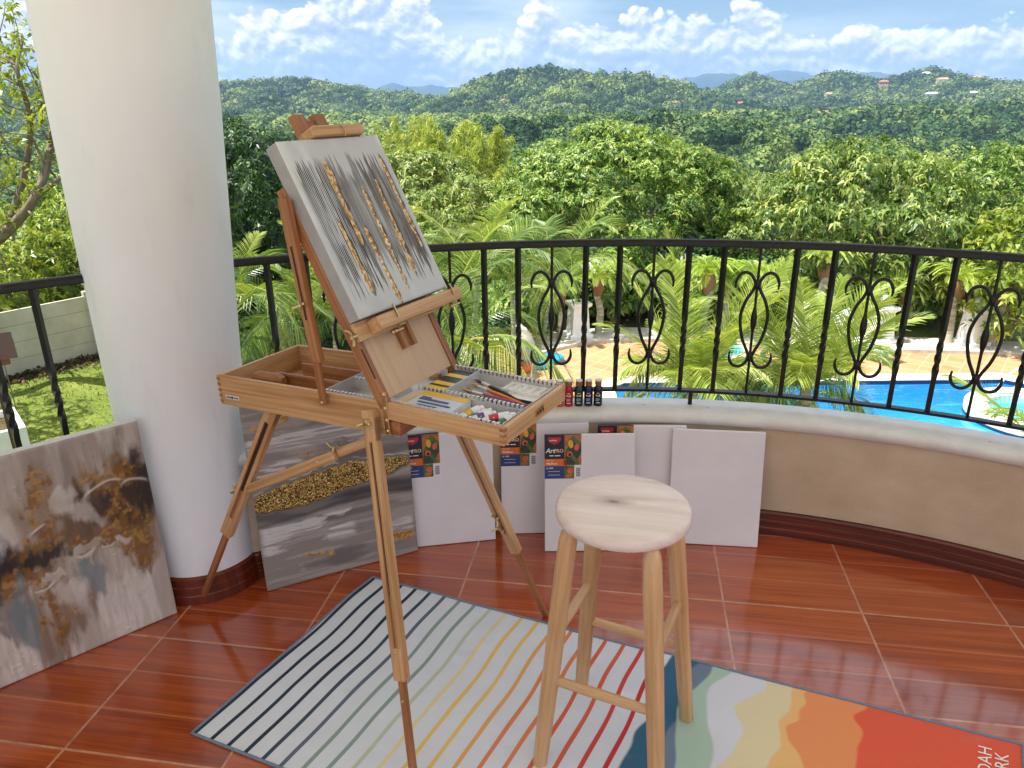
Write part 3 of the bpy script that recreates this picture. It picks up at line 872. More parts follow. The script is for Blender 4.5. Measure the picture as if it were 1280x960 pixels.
def art_drips(X, Y, w, h):
    st = fbm(X * 26, Y * 2.2, o=5, seed=5); ln = fbm(X * 7, Y * 1.2, o=4, seed=6); im = fbm(X * 22, Y * 18, o=4, seed=7); fi = fbm(X * 70, Y * 5, o=4, seed=8)
    c = np.ones(X.shape + (3,)) * lin(214, 202, 193)
    c = mixc(c, lin(176, 160, 150), sst(.44, .66, st) * .9); c = mixc(c, lin(216, 205, 197), sst(.50, .66, ln) * .8); c = mixc(c, lin(186, 172, 164), sst(.5, .62, fi) * .5); c = mixc(c, lin(134, 119, 112), sst(.30, .0, Y) * .45)
    hh = (st - .5) * .3 + (im - .5) * .25
    def lay(col, m, g=0.0, hgt=.3):
        nonlocal c, hh, gold
        m = np.clip(m, 0, 1); c = mixc(c, col, m); gold = np.maximum(gold * (1 - m), m * g); hh = np.maximum(hh, m * (hgt + .5 * (im - .4)))
    gold = np.zeros(X.shape)
    BR, DK, GO, BL, WH, TP = lin(118, 88, 64), lin(50, 38, 36), lin(140, 98, 50), lin(116, 126, 130), lin(206, 195, 186), lin(124, 108, 98)
    B_ = lambda cx, cy, rx, ry, sd, rag=.45, sx=9, sy=9: blob(X, Y, cx, cy, rx, ry, sd, rag, sx, sy)
    # curtains of thin brown running down, then the dark belt
    cur = sst(.42, .60, fbm(X * 16, Y * 1.0, o=4, seed=13))
    lay(BR, B_(.50, .60, .24, .48, 11, .4, 16, 4) * cur * .75); lay(TP, B_(.70, .30, .30, .34, 14, .4, 14, 4) * (.25 + .5 * cur)); lay(BR, B_(.90, .42, .20, .34, 12, .4, 18, 4) * (.3 + .6 * cur)); lay(lin(140, 116, 92), B_(.66, .34, .11, .30, 15, .4, 14, 4) * .6)
    lay(lin(92, 66, 50), B_(.36, .50, .34, .12, 20, .5) * .8); lay(lin(104, 76, 58), B_(.80, .41, .20, .13, 21, .5) * .75)
    lay(DK, B_(.44, .48, .17, .17, 18, .45) * .97); lay(DK, B_(.96, .34, .13, .24, 17, .35) * .97); lay(DK, B_(.60, .47, .12, .055, 19, .6) * .85); lay(DK, B_(.22, .51, .20, .07, 22, .6) * .85); lay(lin(72, 50, 42), B_(.84, .31, .10, .13, 23, .5) * .9); lay(DK, B_(.46, .66, .06, .20, 24, .5, 22, 4) * .6)
    gt = sst(.40, .58, fbm(X * 44, Y * 26, o=4, seed=33)); gl = lin(182, 140, 80)
    for cx, cy, rx, ry, sd in ((.91, .44, .10, .13, 41), (.93, .56, .07, .17, 42), (.52, .57, .10, .08, 43), (.80, .47, .13, .05, 44), (.60, .42, .09, .05, 45), (.65, .26, .05, .14, 46), (.60, .73, .07, .16, 47), (.40, .60, .05, .12, 48), (.88, .22, .10, .10, 49)):
        m = B_(cx, cy, rx, ry, sd, .55, 18, 6); lay(GO, m * (.25 + .6 * gt), .45, .5); lay(gl, m * sst(.56, .68, fbm(X * 60, Y * 40, o=3, seed=sd + 50)) * .7, .5, .7)
    lay(BL, B_(.475, .33, .05, .14, 26, .3) * .8); lay(BL, B_(.545, .73, .038, .22, 27, .3, 10, 4) * .8); lay(BL, B_(.76, .61, .06, .12, 28, .45, 14, 5) * .8); lay(BL, B_(.20, .36, .08, .10, 29, .5) * .7)
    for cx, cy, rx, ry, sd in ((.555, .27, .045, .18, 31), (.74, .34, .06, .06, 32), (.64, .60, .06, .035, 33), (.775, .515, .055, .03, 34), (.47, .18, .09, .08, 35), (.87, .525, .045, .025, 36), (.39, .74, .07, .18, 37), (.68, .70, .07, .12, 38), (.33, .40, .09, .03, 39), (.72, .24, .05, .06, 40), (.86, .74, .06, .16, 61)):
        lay(WH, B_(cx, cy, rx, ry, sd, .5, 14, 10) * (.35 + .5 * im), 0, 1.0)
    # ridges of thick paint
    for cx, cy, rr, a0, a1, sd in ((.86, .36, .11, -2.6, -.9, 51), (.95, .34, .07, -2.4, -.7, 54), (.40, .47, .09, -2.7, -1.2, 52), (.66, .40, .06, -2.9, -1.5, 53), (.74, .50, .035, .3, 2.4, 55), (.82, .505, .03, .4, 2.6, 56), (.59, .58, .04, .2, 2.2, 57), (.36, .73, .06, .5, 2.4, 58)):
        th_ = np.arctan2(Y - cy, X - cx); dd_ = np.hypot(X - cx, (Y - cy) * .9) - rr + (fbm(X * 12, Y * 12, o=3, seed=sd) - .5) * .035
        rg = np.exp(-(dd_ / .0055) ** 2) * sst(a0, a0 + .5, th_) * sst(a1, a1 - .5, th_)
        lay(lin(214, 198, 182), rg * .75, .0, 1.3); lay(lin(88, 66, 54), np.exp(-((dd_ + .010) / .006) ** 2) * sst(a0, a0 + .5, th_) * sst(a1, a1 - .5, th_) * .45, 0, .2)
    sp = sst(.74, .90, vnoise(X * 80, Y * 70, seed=61)) * sst(.54, .66, fbm(X * 6, Y * 5, o=2, seed=62)); hh = np.maximum(hh, sp * .45)
    return c, gold, hh


M['edge_pale'] = simple('pale_canvas_edge', lin4(206, 204, 206), .7)
o, e, up, n = lean_frame((-1.005 - .76 * math.cos(R(42.2)), 1.872 - .76 * math.sin(R(42.2))), 42.2, 2.2)
painting('framed_canvas_painting', o, e, up, n, .76, .618, .034, art_drips, 'large dusty pink abstract painting with brown and blue drips leaning against the column', 330, 280, .0035, 'edge_pale', 'abstract paintings on the balcony')
o, e, up, n = lean_frame((-0.766, 1.974), 26.3, 5.0)
painting('framed_canvas_painting', o, e, up, n, .495, .60, .02, art_bands, 'grey abstract painting with a glittering gold band standing on the floor behind the easel', 300, 360, .0032, 'canvas_grey', 'abstract paintings on the balcony')

# ================================================================== STOOL
SL = {'FL': ((.0556, 1.3145, 0), (.1161, 1.3545, .601)), 'FR': ((.3028, 1.1964, 0), (.2732, 1.2795, .601)), 'RR': ((.4209, 1.4436, 0), (.3482, 1.4366, .601)), 'RL': ((.1737, 1.5617, 0), (.1911, 1.5116, .601))}
stool = empty('wooden_stool', (.238, 1.379, 0))
tag(stool, 'round pale pine bar stool standing on the striped towel', 'stool')
mb = MB()
prof = []
for a in np.linspace(-90, 90, 11):
    prof.append((0.1345 + 0.009 * math.cos(R(a)), 0.0155 + 0.0150 * math.sin(R(a))))
mb.lathe([(0.0001, 0.0005)] + prof + [(0.10, 0.0312), (0.0001, 0.0312)], (.2321, 1.3956, .600), 72, cap=False)
# grain of the seat top runs straight across the board
gx = np.concatenate(mb.v) - np.array([.2321, 1.3956, .6]); ca, sa = math.cos(R(-12)), math.sin(R(-12))
mb.g = [np.stack([gx[:, 0] * ca + gx[:, 1] * sa + .9, -gx[:, 0] * sa + gx[:, 1] * ca + .3, gx[:, 2]], 1)]
part(mb, 'seat', M['pine_top'], stool, smooth=50)
for k in ('FL', 'FR', 'RR', 'RL'):
    a, b = (np.array(x) for x in SL[k]); d = b - a; L = np.linalg.norm(d); d /= L
    P = [a + d * s for s in (0.0, .004, .10, .25, .40, L - .09, L - .03, L - .012, L - .003, L + .001)]
    mb = MB(); mb.tube(P, [.0150, .0165, .0182, .0195, .0202, .0205, .0195, .0165, .0115, .0090], 20); part(mb, 'leg', M['pine'], stool, smooth=60)
for i, j, z in (('FL', 'FR', .232), ('RL', 'RR', .222), ('FL', 'RL', .342), ('FR', 'RR', .355)):
    pa = np.array(SL[i][0]) + (np.array(SL[i][1]) - np.array(SL[i][0])) * z / .601; pb = np.array(SL[j][0]) + (np.array(SL[j][1]) - np.array(SL[j][0])) * z / .601
    mb = MB(); mb.tube([pa, pa + (pb - pa) * .12, pa + (pb - pa) * .5, pa + (pb - pa) * .88, pb], [.0085, .0105, .0118, .0105, .0085], 14); part(mb, 'rung', M['pine'], stool, smooth=60)

# ================================================================== STRIPED TOWEL
t = NT('towel_print')
g = t.attr('gr').outputs['Vector']; sx = t.n('SeparateXYZ'); t.l(g, sx.inputs[0]); S_, T_ = sx.outputs[0], sx.outputs[1]


def tw(seed, scale, amp):
    n_ = t.n('TexNoise', noise_dimensions='1D'); n_.inputs['Scale'].default_value = scale; n_.inputs['Detail'].default_value = 0.8
    t.l(t.math('ADD', T_, seed), n_.inputs['W']); return t.math('MULTIPLY', t.math('SUBTRACT', n_.outputs['Fac'], .5), amp)


PER = .02875
wv = tw(3.1, 1.6, .012)
sidx = t.math('DIVIDE', t.math('ADD', t.math('SUBTRACT', S_, .0045), wv), PER)
fr = t.math('FRACT', t.math('ADD', sidx, .5))
dd = t.math('ABSOLUTE', t.math('SUBTRACT', fr, .5))
wd = t.math('ADD', .125, tw(9.7, 3.0, .05))
stripe = t.ramp(t.math('SUBTRACT', wd, dd), [(0.0, 0.0), (0.03, 1.0)])
k01 = t.math('DIVIDE', t.math('FLOOR', t.math('ADD', sidx, .5)), 18.0)
scol = t.ramp(t.math('ADD', k01, .002), [(0.0, lin4(34, 52, 72)), (0.20, lin4(58, 70, 92)), (0.26, lin4(92, 104, 122)), (0.33, lin4(138, 156, 150)), (0.43, lin4(190, 196, 176)), (0.49, lin4(226, 210, 160)), (0.55, lin4(230, 192, 110)), (0.64, lin4(228, 166, 96)),
                                         (0.70, lin4(224, 130, 84)), (0.80, lin4(216, 98, 66)), (0.90, lin4(206, 70, 56)), (1.0, lin4(196, 48, 50))], 'CONSTANT')
base_c = t.mix(t.noise(t.map(g, (30, 14, 1)), 1, 4), lin4(208, 212, 224), lin4(224, 226, 234))
c = t.mix(stripe, base_c, scol)
bands_ = [(.538, lin4(52, 100, 130), .06, 4.0, 11.), (.579, lin4(112, 128, 152), .05, 3.0, 12.), (.592, lin4(172, 196, 180), .05, 3.2, 13.), (.628, lin4(214, 214, 222), .07, 3.0, 14.), (.664, lin4(226, 208, 168), .06, 4.5, 15.),
          (.712, lin4(236, 184, 120), .03, 6.0, 16.), (.732, lin4(234, 146, 92), .05, 7.0, 17.), (.812, lin4(228, 92, 64), .075, 6.0, 18.)]
for pos, bc, amp, scl, sd_ in bands_:
    e_ = t.math('ADD', t.math('SUBTRACT', S_, pos), tw(sd_, scl, amp))
    mk = t.ramp(e_, [(0.0, 0.0), (0.0025, 1.0)])
    c = t.mix(mk, c, bc)
weave = t.noise(t.map(g, (900, 380, 1)), 1.0, 2)
smud = t.ramp(t.noise(t.map(g, (9, 5, 1)), 1.0, 5, .6), [(.62, 0.0), (.74, .30)])
c = t.mix(smud, c, lin4(150, 150, 152)); c = t.mix(t.math('MULTIPLY', weave, .14), c, lin4(120, 120, 124))
t.bsdf(c, .85, 0, .15, bump=weave, bstr=.35, bdist=.0015)
M['towel'] = t.m
M['hem'] = simple('towel_hem', lin4(112, 128, 146), .8, var=.12, scale=200)
TL, TLV, TWV = np.array([-.454, 2.045]), np.array([1.633, -.698]), np.array([-.322, -.636])


def tow(s, q, d=0.0):
    edge = .010 * (vnoise(np.asarray(s) * 7, np.asarray(q) * 0, seed=3) - .5) + .012 * np.sin(np.asarray(s) * 5.2)
    edge2 = .012 * (vnoise(np.asarray(q) * 5, np.asarray(s) * 0 + 7, seed=4) - .5)
    xy = TL + np.multiply.outer(np.asarray(s) + edge2 * .6, TLV) + np.multiply.outer(np.asarray(q) + edge * (1 - np.asarray(q)), TWV)
    z = .0034 + .0125 * np.clip(fbm(np.asarray(s) * 7, np.asarray(q) * 3.2, o=3, seed=6) - .42, 0, 1) ** 1.2 + .004 * np.exp(-((np.asarray(s) - .53 - .03 * np.sin(np.asarray(q) * 4)) / .018) ** 2) + d
    return np.concatenate([xy, np.asarray(z)[..., None]], -1)


twl = empty('striped_towel', (TL[0], TL[1], 0)); tag(twl, 'white towel with rainbow stripes and wavy colour bands spread under the stool', 'towel')
nx, ny = 260, 110
Sg, Qg = np.meshgrid(np.linspace(0, 1, nx), np.linspace(0, 1, ny))
V = tow(Sg, Qg); idx = np.arange(nx * ny).reshape(ny, nx)
F = np.stack([idx[1:, :-1], idx[1:, 1:], idx[:-1, 1:], idx[:-1, :-1]], -1).reshape(-1, 4)
me = raw_mesh('cloth', V.reshape(-1, 3) - np.array(twl.location), F, M['towel'], {'gr': ('FLOAT_VECTOR', np.stack([Sg, Qg, Sg * 0], -1).reshape(-1, 3))}, smooth=True)
link('cloth', me, twl)
mb = MB(); per = [(s, 0) for s in np.linspace(0, 1, 120)] + [(1, q) for q in np.linspace(0, 1, 60)[1:]] + [(s, 1) for s in np.linspace(1, 0, 120)[1:]] + [(0, q) for q in np.linspace(1, 0, 60)[1:-1]]
pp = tow(np.array([a for a, b in per]), np.array([b for a, b in per])); mb.tube(pp + np.array([0, 0, .0005]), .0038, 6, closed=True); part(mb, 'hem', M['hem'], twl, smooth=70)
mb = MB(); ul = np.linalg.norm(TLV); uw = np.linalg.norm(TWV)
for word, s0, q1 in (('NOAH', .9475, .058), ('PARK', .9665, .066)):
    Vt, Ft = text_mesh(word, .040, False)
    wdt = Vt[:, 0].max()
    s_ = s0 + (.030 - Vt[:, 1]) / ul; q_ = q1 + (wdt - Vt[:, 0]) / uw
    mb.add(tow(s_, q_, .0016), [f[::-1] for f in Ft])
part(mb, 'lettering', simple('towel_lettering', lin4(244, 232, 226), .8), twl)
# ================================================================== EASEL
YW, PT = R(-29.305), R(-2.878)
EO = np.array([-.740, 1.779, .79]); EL, EB, EH = .534, .286, .078
cy_, sy_, cp_, sp_ = math.cos(YW), math.sin(YW), math.cos(PT), math.sin(PT)
EM = np.array([[cy_, -sy_, 0], [sy_, cy_, 0], [0, 0, 1]]) @ np.array([[cp_, 0, sp_], [0, 1, 0], [-sp_, 0, cp_]])
DM = np.array([[cy_, -sy_, 0], [sy_, cy_, 0], [0, 0, 1]])
EA = EM.T                 # rows: box axes s, t, k
DA = DM.T


def Wb(s, t, k): return EO + EM @ np.array([s, t, k])


HG = Wb(EL, 0, 0)


def Wd(s, t, k): return HG + DM @ np.array([s, t, k])


PHI = R(27.7)
PB = DA[1]; PU = np.array([0, 0, 1]) * math.cos(PHI) - DA[0] * math.sin(PHI); PN = DA[0] * math.cos(PHI) + np.array([0, 0, 1]) * math.sin(PHI)
PA = np.array([PB, PU, PN])


def Wp(b, l, d): return HG + PB * b + PU * l + PN * d


ez = empty('box_easel', (HG[0] - .15, HG[1] + .25, 0))
tag(ez, 'open wooden box easel on three legs holding the striped grey painting', 'easel')


def bx(mb, f, ax, a, b, mi=0):
    a = np.array(a, float); b = np.array(b, float)
    mb.box(f(*((a + b) / 2)), np.abs(b - a), ax, mi)


BV = .0016
# ---- box
th = .011
mb = MB()
bx(mb, Wb, EA, (0, 0, -EH), (EL, th, 0)); bx(mb, Wb, EA, (0, EB - th, -EH), (EL, EB, 0))
bx(mb, Wb, EA, (0, th, -EH), (th, EB - th, -.0005)); bx(mb, Wb, EA, (EL - th, th, -EH), (EL, EB - th, -.022))
box_o = part(mb, 'box', M['beech'], ez, bevel=BV)
mb = MB(); bx(mb, Wb, EA, (th, th, -EH + .002), (EL - th, EB - th, -EH + .008)); part(mb, 'box_bottom', M['ply'], ez)
mb = MB()
for q in range(5):      # finger joints at the near corner
    k0 = -EH + .006 + q * .0148
    bx(mb, Wb, EA, (-.0006, .0006, k0), (.0105, -.0006, k0 + .0074))
part(mb, 'finger_joint', M['beech_red'], ez)
mb = MB(); bx(mb, Wb, EA, (.10, .098, -EH + .009), (.345, .106, -.012)); bx(mb, Wb, EA, (.10, .19, -EH + .009), (.345, .198, -.016)); part(mb, 'divider', M['beech_red'], ez, bevel=BV)
mb = MB(); P = [Wb(s, .078, -.024) for s in np.linspace(.045, .15, 9)]; mb.tube(P, [.010, .016, .018, .018, .017, .018, .018, .016, .010], 14); part(mb, 'carry_handle', M['beech_red'], ez, smooth=50)
mb = MB(); bx(mb, Wb, EA, (.022, -.0012, -.060), (.070, -.0002, -.049)); pl_ = part(mb, 'name_plate', M['steel'], ez)
mb = MB()
for k in range(9):
    s0 = .026 + k * .0046
    if k in (4, 5): continue
    bx(mb, Wb, EA, (s0, -.0016, -.0565), (s0 + .003, -.0012, -.0530))
mb.lathe([(.0001, 0), (.0035, 0), (.0035, .0005), (.0001, .0005)], Wb(.0465, -.0016, -.0545), 12, axis=np.array([EA[0], EA[2], EA[1] * -1]))
part(mb, 'engraving', M['dark_gap'], ez)


# ---- metal tray with a toothed edge
def comb(mb, f, ax, s0, s1, t, k0, k1, pitch=.0108, along='s', thk=.0012):
    n = int(abs(s1 - s0) / pitch)
    if along == 's':
        bx(mb, f, ax, (s0, t, k0), (s1, t + thk, k1 - .0085))
        for i in range(n):
            a = s0 + (s1 - s0) * i / n
            bx(mb, f, ax, (a, t - .0004, k1 - .0085), (a + pitch * .55, t + thk + .0004, k1)); bx(mb, f, ax, (a, t + thk, k1 - .0012), (a + pitch * .55, t + thk + .0055, k1))
    else:
        bx(mb, f, ax, (t, s0, k0), (t + thk, s1, k1 - .0085))
        for i in range(n):
            a = s0 + (s1 - s0) * i / n
            bx(mb, f, ax, (t - .0004, a, k1 - .0085), (t + thk + .0004, a + pitch * .55, k1)); bx(mb, f, ax, (t + thk, a, k1 - .0012), (t + thk + .0055, a + pitch * .55, k1))


mb = MB()
bx(mb, Wb, EA, (.348, .014, -.036), (EL - .014, EB - .014, -.0345))
comb(mb, Wb, EA, .350, EL - .014, .0135, -.034, .0015); comb(mb, Wb, EA, .350, EL - .014, .115, -.034, -.001); comb(mb, Wb, EA, .350, EL - .014, .262, -.034, .0015)
bx(mb, Wb, EA, (.346, .0135, -.034), (.3475, .27, .0005))
part(mb, 'metal_tray', M['steel'], ez)

# ---- drawer pulled out to the right
DL, DH = .296, .040
mb = MB()
bx(mb, Wd, DA, (.004, 0, -DH), (DL, th, 0)); bx(mb, Wd, DA, (.004, EB - th, -DH), (DL, EB, 0)); bx(mb, Wd, DA, (DL - th, th, -DH), (DL, EB - th, -.0008))
dr = part(mb, 'drawer', M['beech'], ez, bevel=BV)
mb = MB(); bx(mb, Wd, DA, (.004, th, -DH + .001), (DL - th, EB - th, -DH + .005)); part(mb, 'drawer_bottom', M['ply'], ez)
mb = MB()
for q in range(3):
    k0 = -DH + .006 + q * .0125
    bx(mb, Wd, DA, (DL - .0105, -.0006, k0), (DL + .0006, .0105, k0 + .0062))
part(mb, 'finger_joint', M['beech_red'], ez)
mb = MB()
bx(mb, Wd, DA, (.004, .013, -.032), (DL - .014, EB - .013, -.031))
comb(mb, Wd, DA, .004, DL - .014, .0128, -.031, .0022); comb(mb, Wd, DA, .004, DL - .014, .114, -.031, .0030); comb(mb, Wd, DA, .004, DL - .014, .268, -.031, .0034)
bx(mb, Wd, DA, (DL - .0145, .0128, -.031), (DL - .0135, .27, .0002)); bx(mb, Wd, DA, (.075, .1155, -.031), (.0765, .267, .0025))
part(mb, 'metal_tray', M['steel'], ez)
mb = MB()
for i in range(3):
    bx(mb, Wd, DA, (DL + .0003, .137 + .013 * i, -.026 + .001 * i), (DL + .003, .146 + .013 * i, -.012 + .001 * i))
lt = part(mb, 'latch', M['brass'], ez)
mb = MB()
for i in range(3):
    bx(mb, Wd, DA, (DL + .003, .1395 + .013 * i, -.0225), (DL + .0036, .1435 + .013 * i, -.0155))
part(mb, 'latch_slot', M['dark_gap'], ez)

# ---- lid: two rails, plywood panel, support bars
for b0 in (0.0, EB - .019):
    mb = MB(); bx(mb, Wp, PA, (b0, -.012, -.024), (b0 + .019, .500, .001)); part(mb, 'lid_rail', M['beech_red'], ez, bevel=BV)
mb = MB(); bx(mb, Wp, PA, (.0005, .055, .0008), (.0045, .125, .0018)) ; part(mb, 'rail_groove', M['dark_gap'], ez)
mb = MB(); bx(mb, Wp, PA, (.0195, .004, -.010), (EB - .0195, .44, -.004)); part(mb, 'lid_panel', M['ply'], ez)
mb = MB(); bx(mb, Wp, PA, (0, .140, .0015), (.300, .182, .012)); part(mb, 'cross_bar', M['beech'], ez, bevel=BV)
mb = MB(); bx(mb, Wp, PA, (.040, .1445, .0125), (.362, .176, .048)); tr_ = part(mb, 'canvas_rest', M['beech'], ez, bevel=BV)
mb = MB(); bx(mb, Wp, PA, (.128, .088, -.003), (.139, .60, .012)); bx(mb, Wp, PA, (.160, .088, -.003), (.171, .60, .012)); bx(mb, Wp, PA, (.139, .092, -.003), (.160, .60, .004)); part(mb, 'mast', M['beech_red'], ez, bevel=BV)
mb = MB(); bx(mb, Wp, PA, (.118, .588, -.006), (.282, .612, .046)); part(mb, 'canvas_clamp', M['beech'], ez, bevel=.003)
for b0 in (.128, .192):
    mb = MB(); bx(mb, Wp, PA, (b0, .604, -.020), (b0 + .036, .662, -.002)); part(mb, 'clamp_prong', M['beech_red'], ez, bevel=BV)
mb = MB(); bx(mb, Wp, PA, (.164, .632, -.017), (.192, .648, -.006)); part(mb, 'clamp_spacer', M['beech_red'], ez)
for b0, l0, l1, d_ in ((.100, .158, .190, .049), (.325, .160, .188, .049)):
    mb = MB(); bx(mb, Wp, PA, (b0, l0, d_ - .0004), (b0 + .004, l1, d_ + .0035)); part(mb, 'stop_pin', M['brass'], ez)
mb = MB(); mb.tube([Wp(.205 + .004 * math.sin(q * 3), .612 - .03 * q, .047 + .003 * math.sin(q * PI)) for q in np.linspace(0, 1, 9)], .0013, 6); part(mb, 'clamp_spring', M['brass'], ez, smooth=60)


def wing_nut(P, ax, up, r=.0075):
    ax = np.asarray(ax, float) / np.linalg.norm(ax); up = np.asarray(up, float); up = up - ax * up.dot(ax); up /= np.linalg.norm(up)
    mb = MB(); P = np.asarray(P, float)
    mb.tube([P - ax * .003, P, P + ax * .006, P + ax * .011], [r, r, r * .75, r * .55], 12)
    for sg in (-1, 1):
        q = P + ax * .006
        mb.tube([q + up * sg * .004, q + up * sg * .012 + ax * .004, q + up * sg * .017 + ax * .008, q + up * sg * .019 + ax * .012], [.0024, .0032, .0036, .0026], 8)
    return part(mb, 'wing_nut', M['brass'], ez, smooth=60)


def screw(P, ax, r=.0038):
    P = np.asarray(P, float); ax = np.asarray(ax, float)
    mb = MB(); mb.tube([P, P + ax * .0015, P + ax * .0028, P + ax * .0032], [r, r * .95, r * .6, r * .15], 10)
    return part(mb, 'screw', M['brass'], ez, smooth=60)


# ---- lid struts, both sides
for t0, sg in ((-.0135, -1), (EB + .0135, 1)):
    a = Wb(.366, t0, -.024); b = Wb(.3665, t0, .085); c = Wb(.337, t0, .432)
    mb = MB(); mb.bar(a, b + (c - b) * .12, .016, .011, EA[0]); part(mb, 'strut_foot', M['beech_red'], ez, bevel=BV)
    mb = MB(); mb.bar(b - (c - b) * .02, c, .026, .017, EA[0]); stt = part(mb, 'lid_strut', M['beech_red'], ez, bevel=.0025)
    mb = MB(); q = EA[1] * sg * .0090; mb.bar(b + (c - b) * .26 + q, b + (c - b) * .72 + q, .0045, .0012, EA[0]); part(mb, 'strut_slot', M['dark_gap'], ez)
    wing_nut(b + (c - b) * .36 + EA[1] * sg * .0085, EA[1] * sg, EA[0] + EA[2] * .4, .006)
    screw(a + EA[1] * sg * .0055 + EA[2] * .007, EA[1] * sg)
    wing_nut(Wp(.002 if sg < 0 else EB - .002, .452, -.014), EA[1] * sg, PU, .005)
wing_nut(Wp(-.002, .155, .004), -PB, PU, .0075)
wing_nut(Wp(.105, .132, .014), PN, PB, .006); wing_nut(Wp(.335, .136, .020), PN, PB, .005)
# hinge plate on the front face, four screws
mb = MB(); bx(mb, Wb, EA, (EL - .0075, -.0016, -.0745), (EL + .0045, -.0002, .024)); part(mb, 'hinge_plate', M['brass'], ez, bevel=.0008)
for k in (.018, -.014, -.042, -.067): screw(Wb(EL - .0015, -.0016, k), -EA[1], .0046)
# drawer-side post under the hinge
mb = MB(); bx(mb, Wb, EA, (EL + .0005, .006, -EH), (EL + .028, EB - .006, -.045)); part(mb, 'drawer_stop', M['beech_red'], ez, bevel=BV)


# ---- legs: a pair of slats, a sliding lower piece
def leg(top, foot, split, wdir, w=.034, d=.021, gap=.006, over=.02):
    top = np.asarray(top, float); foot = np.asarray(foot, float); u = (foot - top); L = np.linalg.norm(u); u /= L
    wd_ = np.asarray(wdir, float); wd_ = wd_ - u * wd_.dot(u); wd_ /= np.linalg.norm(wd_); nn = np.cross(u, wd_)
    if nn.dot(np.array([0, -1, 0])) < 0: nn = -nn
    sw = (w - gap) / 2; J = top + u * split * L
    lg = MB()
    for sg in (-1, 1):
        lg.bar(top + wd_ * sg * (sw + gap) / 2 + u * .0, J + wd_ * sg * (sw + gap) / 2, sw, d, wd_)
    lg.bar(top - u * .016, top + u * .055, w, d * .98, wd_); lg.bar(J - u * .07, J + u * .004, w * .96, d * 1.04, wd_)
    o_l = part(lg, 'leg', M['beech'], ez, bevel=.0018)
    m2 = MB(); m2.bar(J - u * .22 * L, foot - u * .004, w * .50, d * .62, wd_); lo = part(m2, 'lower_leg', M['beech_red'], ez, bevel=.0015)
    m3 = MB(); m3.bar(top + u * .06, J - u * .075, gap * .9, d * .5, wd_); part(m3, 'leg_slot', M['dark_gap'], ez)
    return J, u, wd_, nn


ft = np.array(gp(519, 985, 0)); J, u, wd_, nn = leg(Wb(.500, -.014, -.034), ft, .70, EA[0], .031, .022)
wing_nut(Wb(.500, -.026, -.042), -EA[1], EA[0] + .3 * EA[2], .0085); screw(J - u * .06 + nn * .011, nn); screw(J + u * .05 + nn * .007, nn, .003)
ft = np.array(gp(252, 751, 0)); J, u, wd_, nn = leg(Wb(.158, .030, -.072), ft, .60, EA[0], .036, .021, .013)
LJ = J; wing_nut(J - u * .16 - wd_ * .018, -wd_ if wd_[0] > 0 else wd_, u, .006); screw(J - u * .22 + wd_ * .012 + nn * .011, nn, .003)
ft = np.array(gp(683, 771, 0)); J, u, wd_, nn = leg(Wb(.488, .262, -.040), ft, .685, EA[0], .031, .022)
wing_nut(J - u * .13 + nn * .012, nn, u, .0055); wing_nut(J - u * .095 + nn * .012 - wd_ * .006, nn, wd_, .005)
# brace between the left leg and the front leg
lt_, lf_ = Wb(.158, .030, -.072), np.array(gp(252, 751, 0))
A0 = lt_ + (lf_ - lt_) * .365 + np.array([.012, -.012, 0]); A1 = Wb(.485, .010, -.100)
mid = A0 + (A1 - A0) * .72
mb = MB(); mb.bar(A0, mid, .026, .013, (0, 0, 1)); part(mb, 'brace', M['beech'], ez, bevel=.004)
mb = MB(); mb.bar(A0 + (A1 - A0) * .66 + np.array([.004, .012, 0]), A1 + np.array([.004, .012, 0]), .022, .010, (0, 0, 1)); part(mb, 'brace_end', M['beech'], ez, bevel=.002)
bn_ = np.cross((A1 - A0) / np.linalg.norm(A1 - A0), np.array([0, 0, 1])); bn_ = bn_ if bn_[1] < 0 else -bn_
screw(A0 + (A1 - A0) * .60 + bn_ * .0066, bn_, .0045); wing_nut(A0 + (A1 - A0) * .71 + np.array([0, 0, .014]), (0, 0, 1), A1 - A0, .004)

# ---- the painting on the easel
painting('framed_canvas_painting', Wp(.003, .1835, .0345), PB, PU, PN, .333, .402, .036, art_stripes, 'pale grey painting with dark vertical lines and gold streaks, clamped in the easel', 380, 440, .0026, 'canvas_grey', 'abstract paintings on the balcony')

# ================================================================== THINGS IN THE DRAWER
CMAT = {}


def cm(name, rgb, rough=.4, metal=0.0):
    if name not in CMAT: CMAT[name] = simple(name, lin4(*rgb), rough, metal, var=.05)
    return CMAT[name]


def top_obj(mb, name, mat, loc, label, cat, group=None, smooth=None, bevel=None):
    o = mb.build(name, mat, None, smooth=smooth, bevel=bevel, loc=loc); tag(o, label, cat, group); return o


ZB_ = -.0305
# sketch pad with a picture cover
pad = empty('paper_pad', Wd(.075, .060, ZB_)); tag(pad, 'paper pad with yellow and pale blue cover lying in the front of the drawer', 'pad')
mb = MB(); bx(mb, Wd, DA, (.008, .020, ZB_ + .001), (.150, .109, -.0055)); part(mb, 'paper_block', cm('paper', (236, 232, 226), .7), pad)
mb = MB(); bx(mb, Wd, DA, (.007, .019, -.0053), (.151, .1095, -.0042)); cov = part(mb, 'cover', cm('cover_blue', (196, 204, 222), .4), pad)
mb = MB(); bx(mb, Wd, DA, (.030, .086, -.0041), (.151, .109, -.0036)); bx(mb, Wd, DA, (.03, .02, -.0041), (.034, .086, -.0037)); part(mb, 'yellow_strip', cm('cover_yellow', (226, 178, 44), .4), pad)
mb = MB(); bx(mb, Wd, DA, (.007, .0195, -.0041), (.029, .108, -.0037)); part(mb, 'photo_strip', cm('cover_photo', (206, 186, 176), .4), pad)
mb = MB()
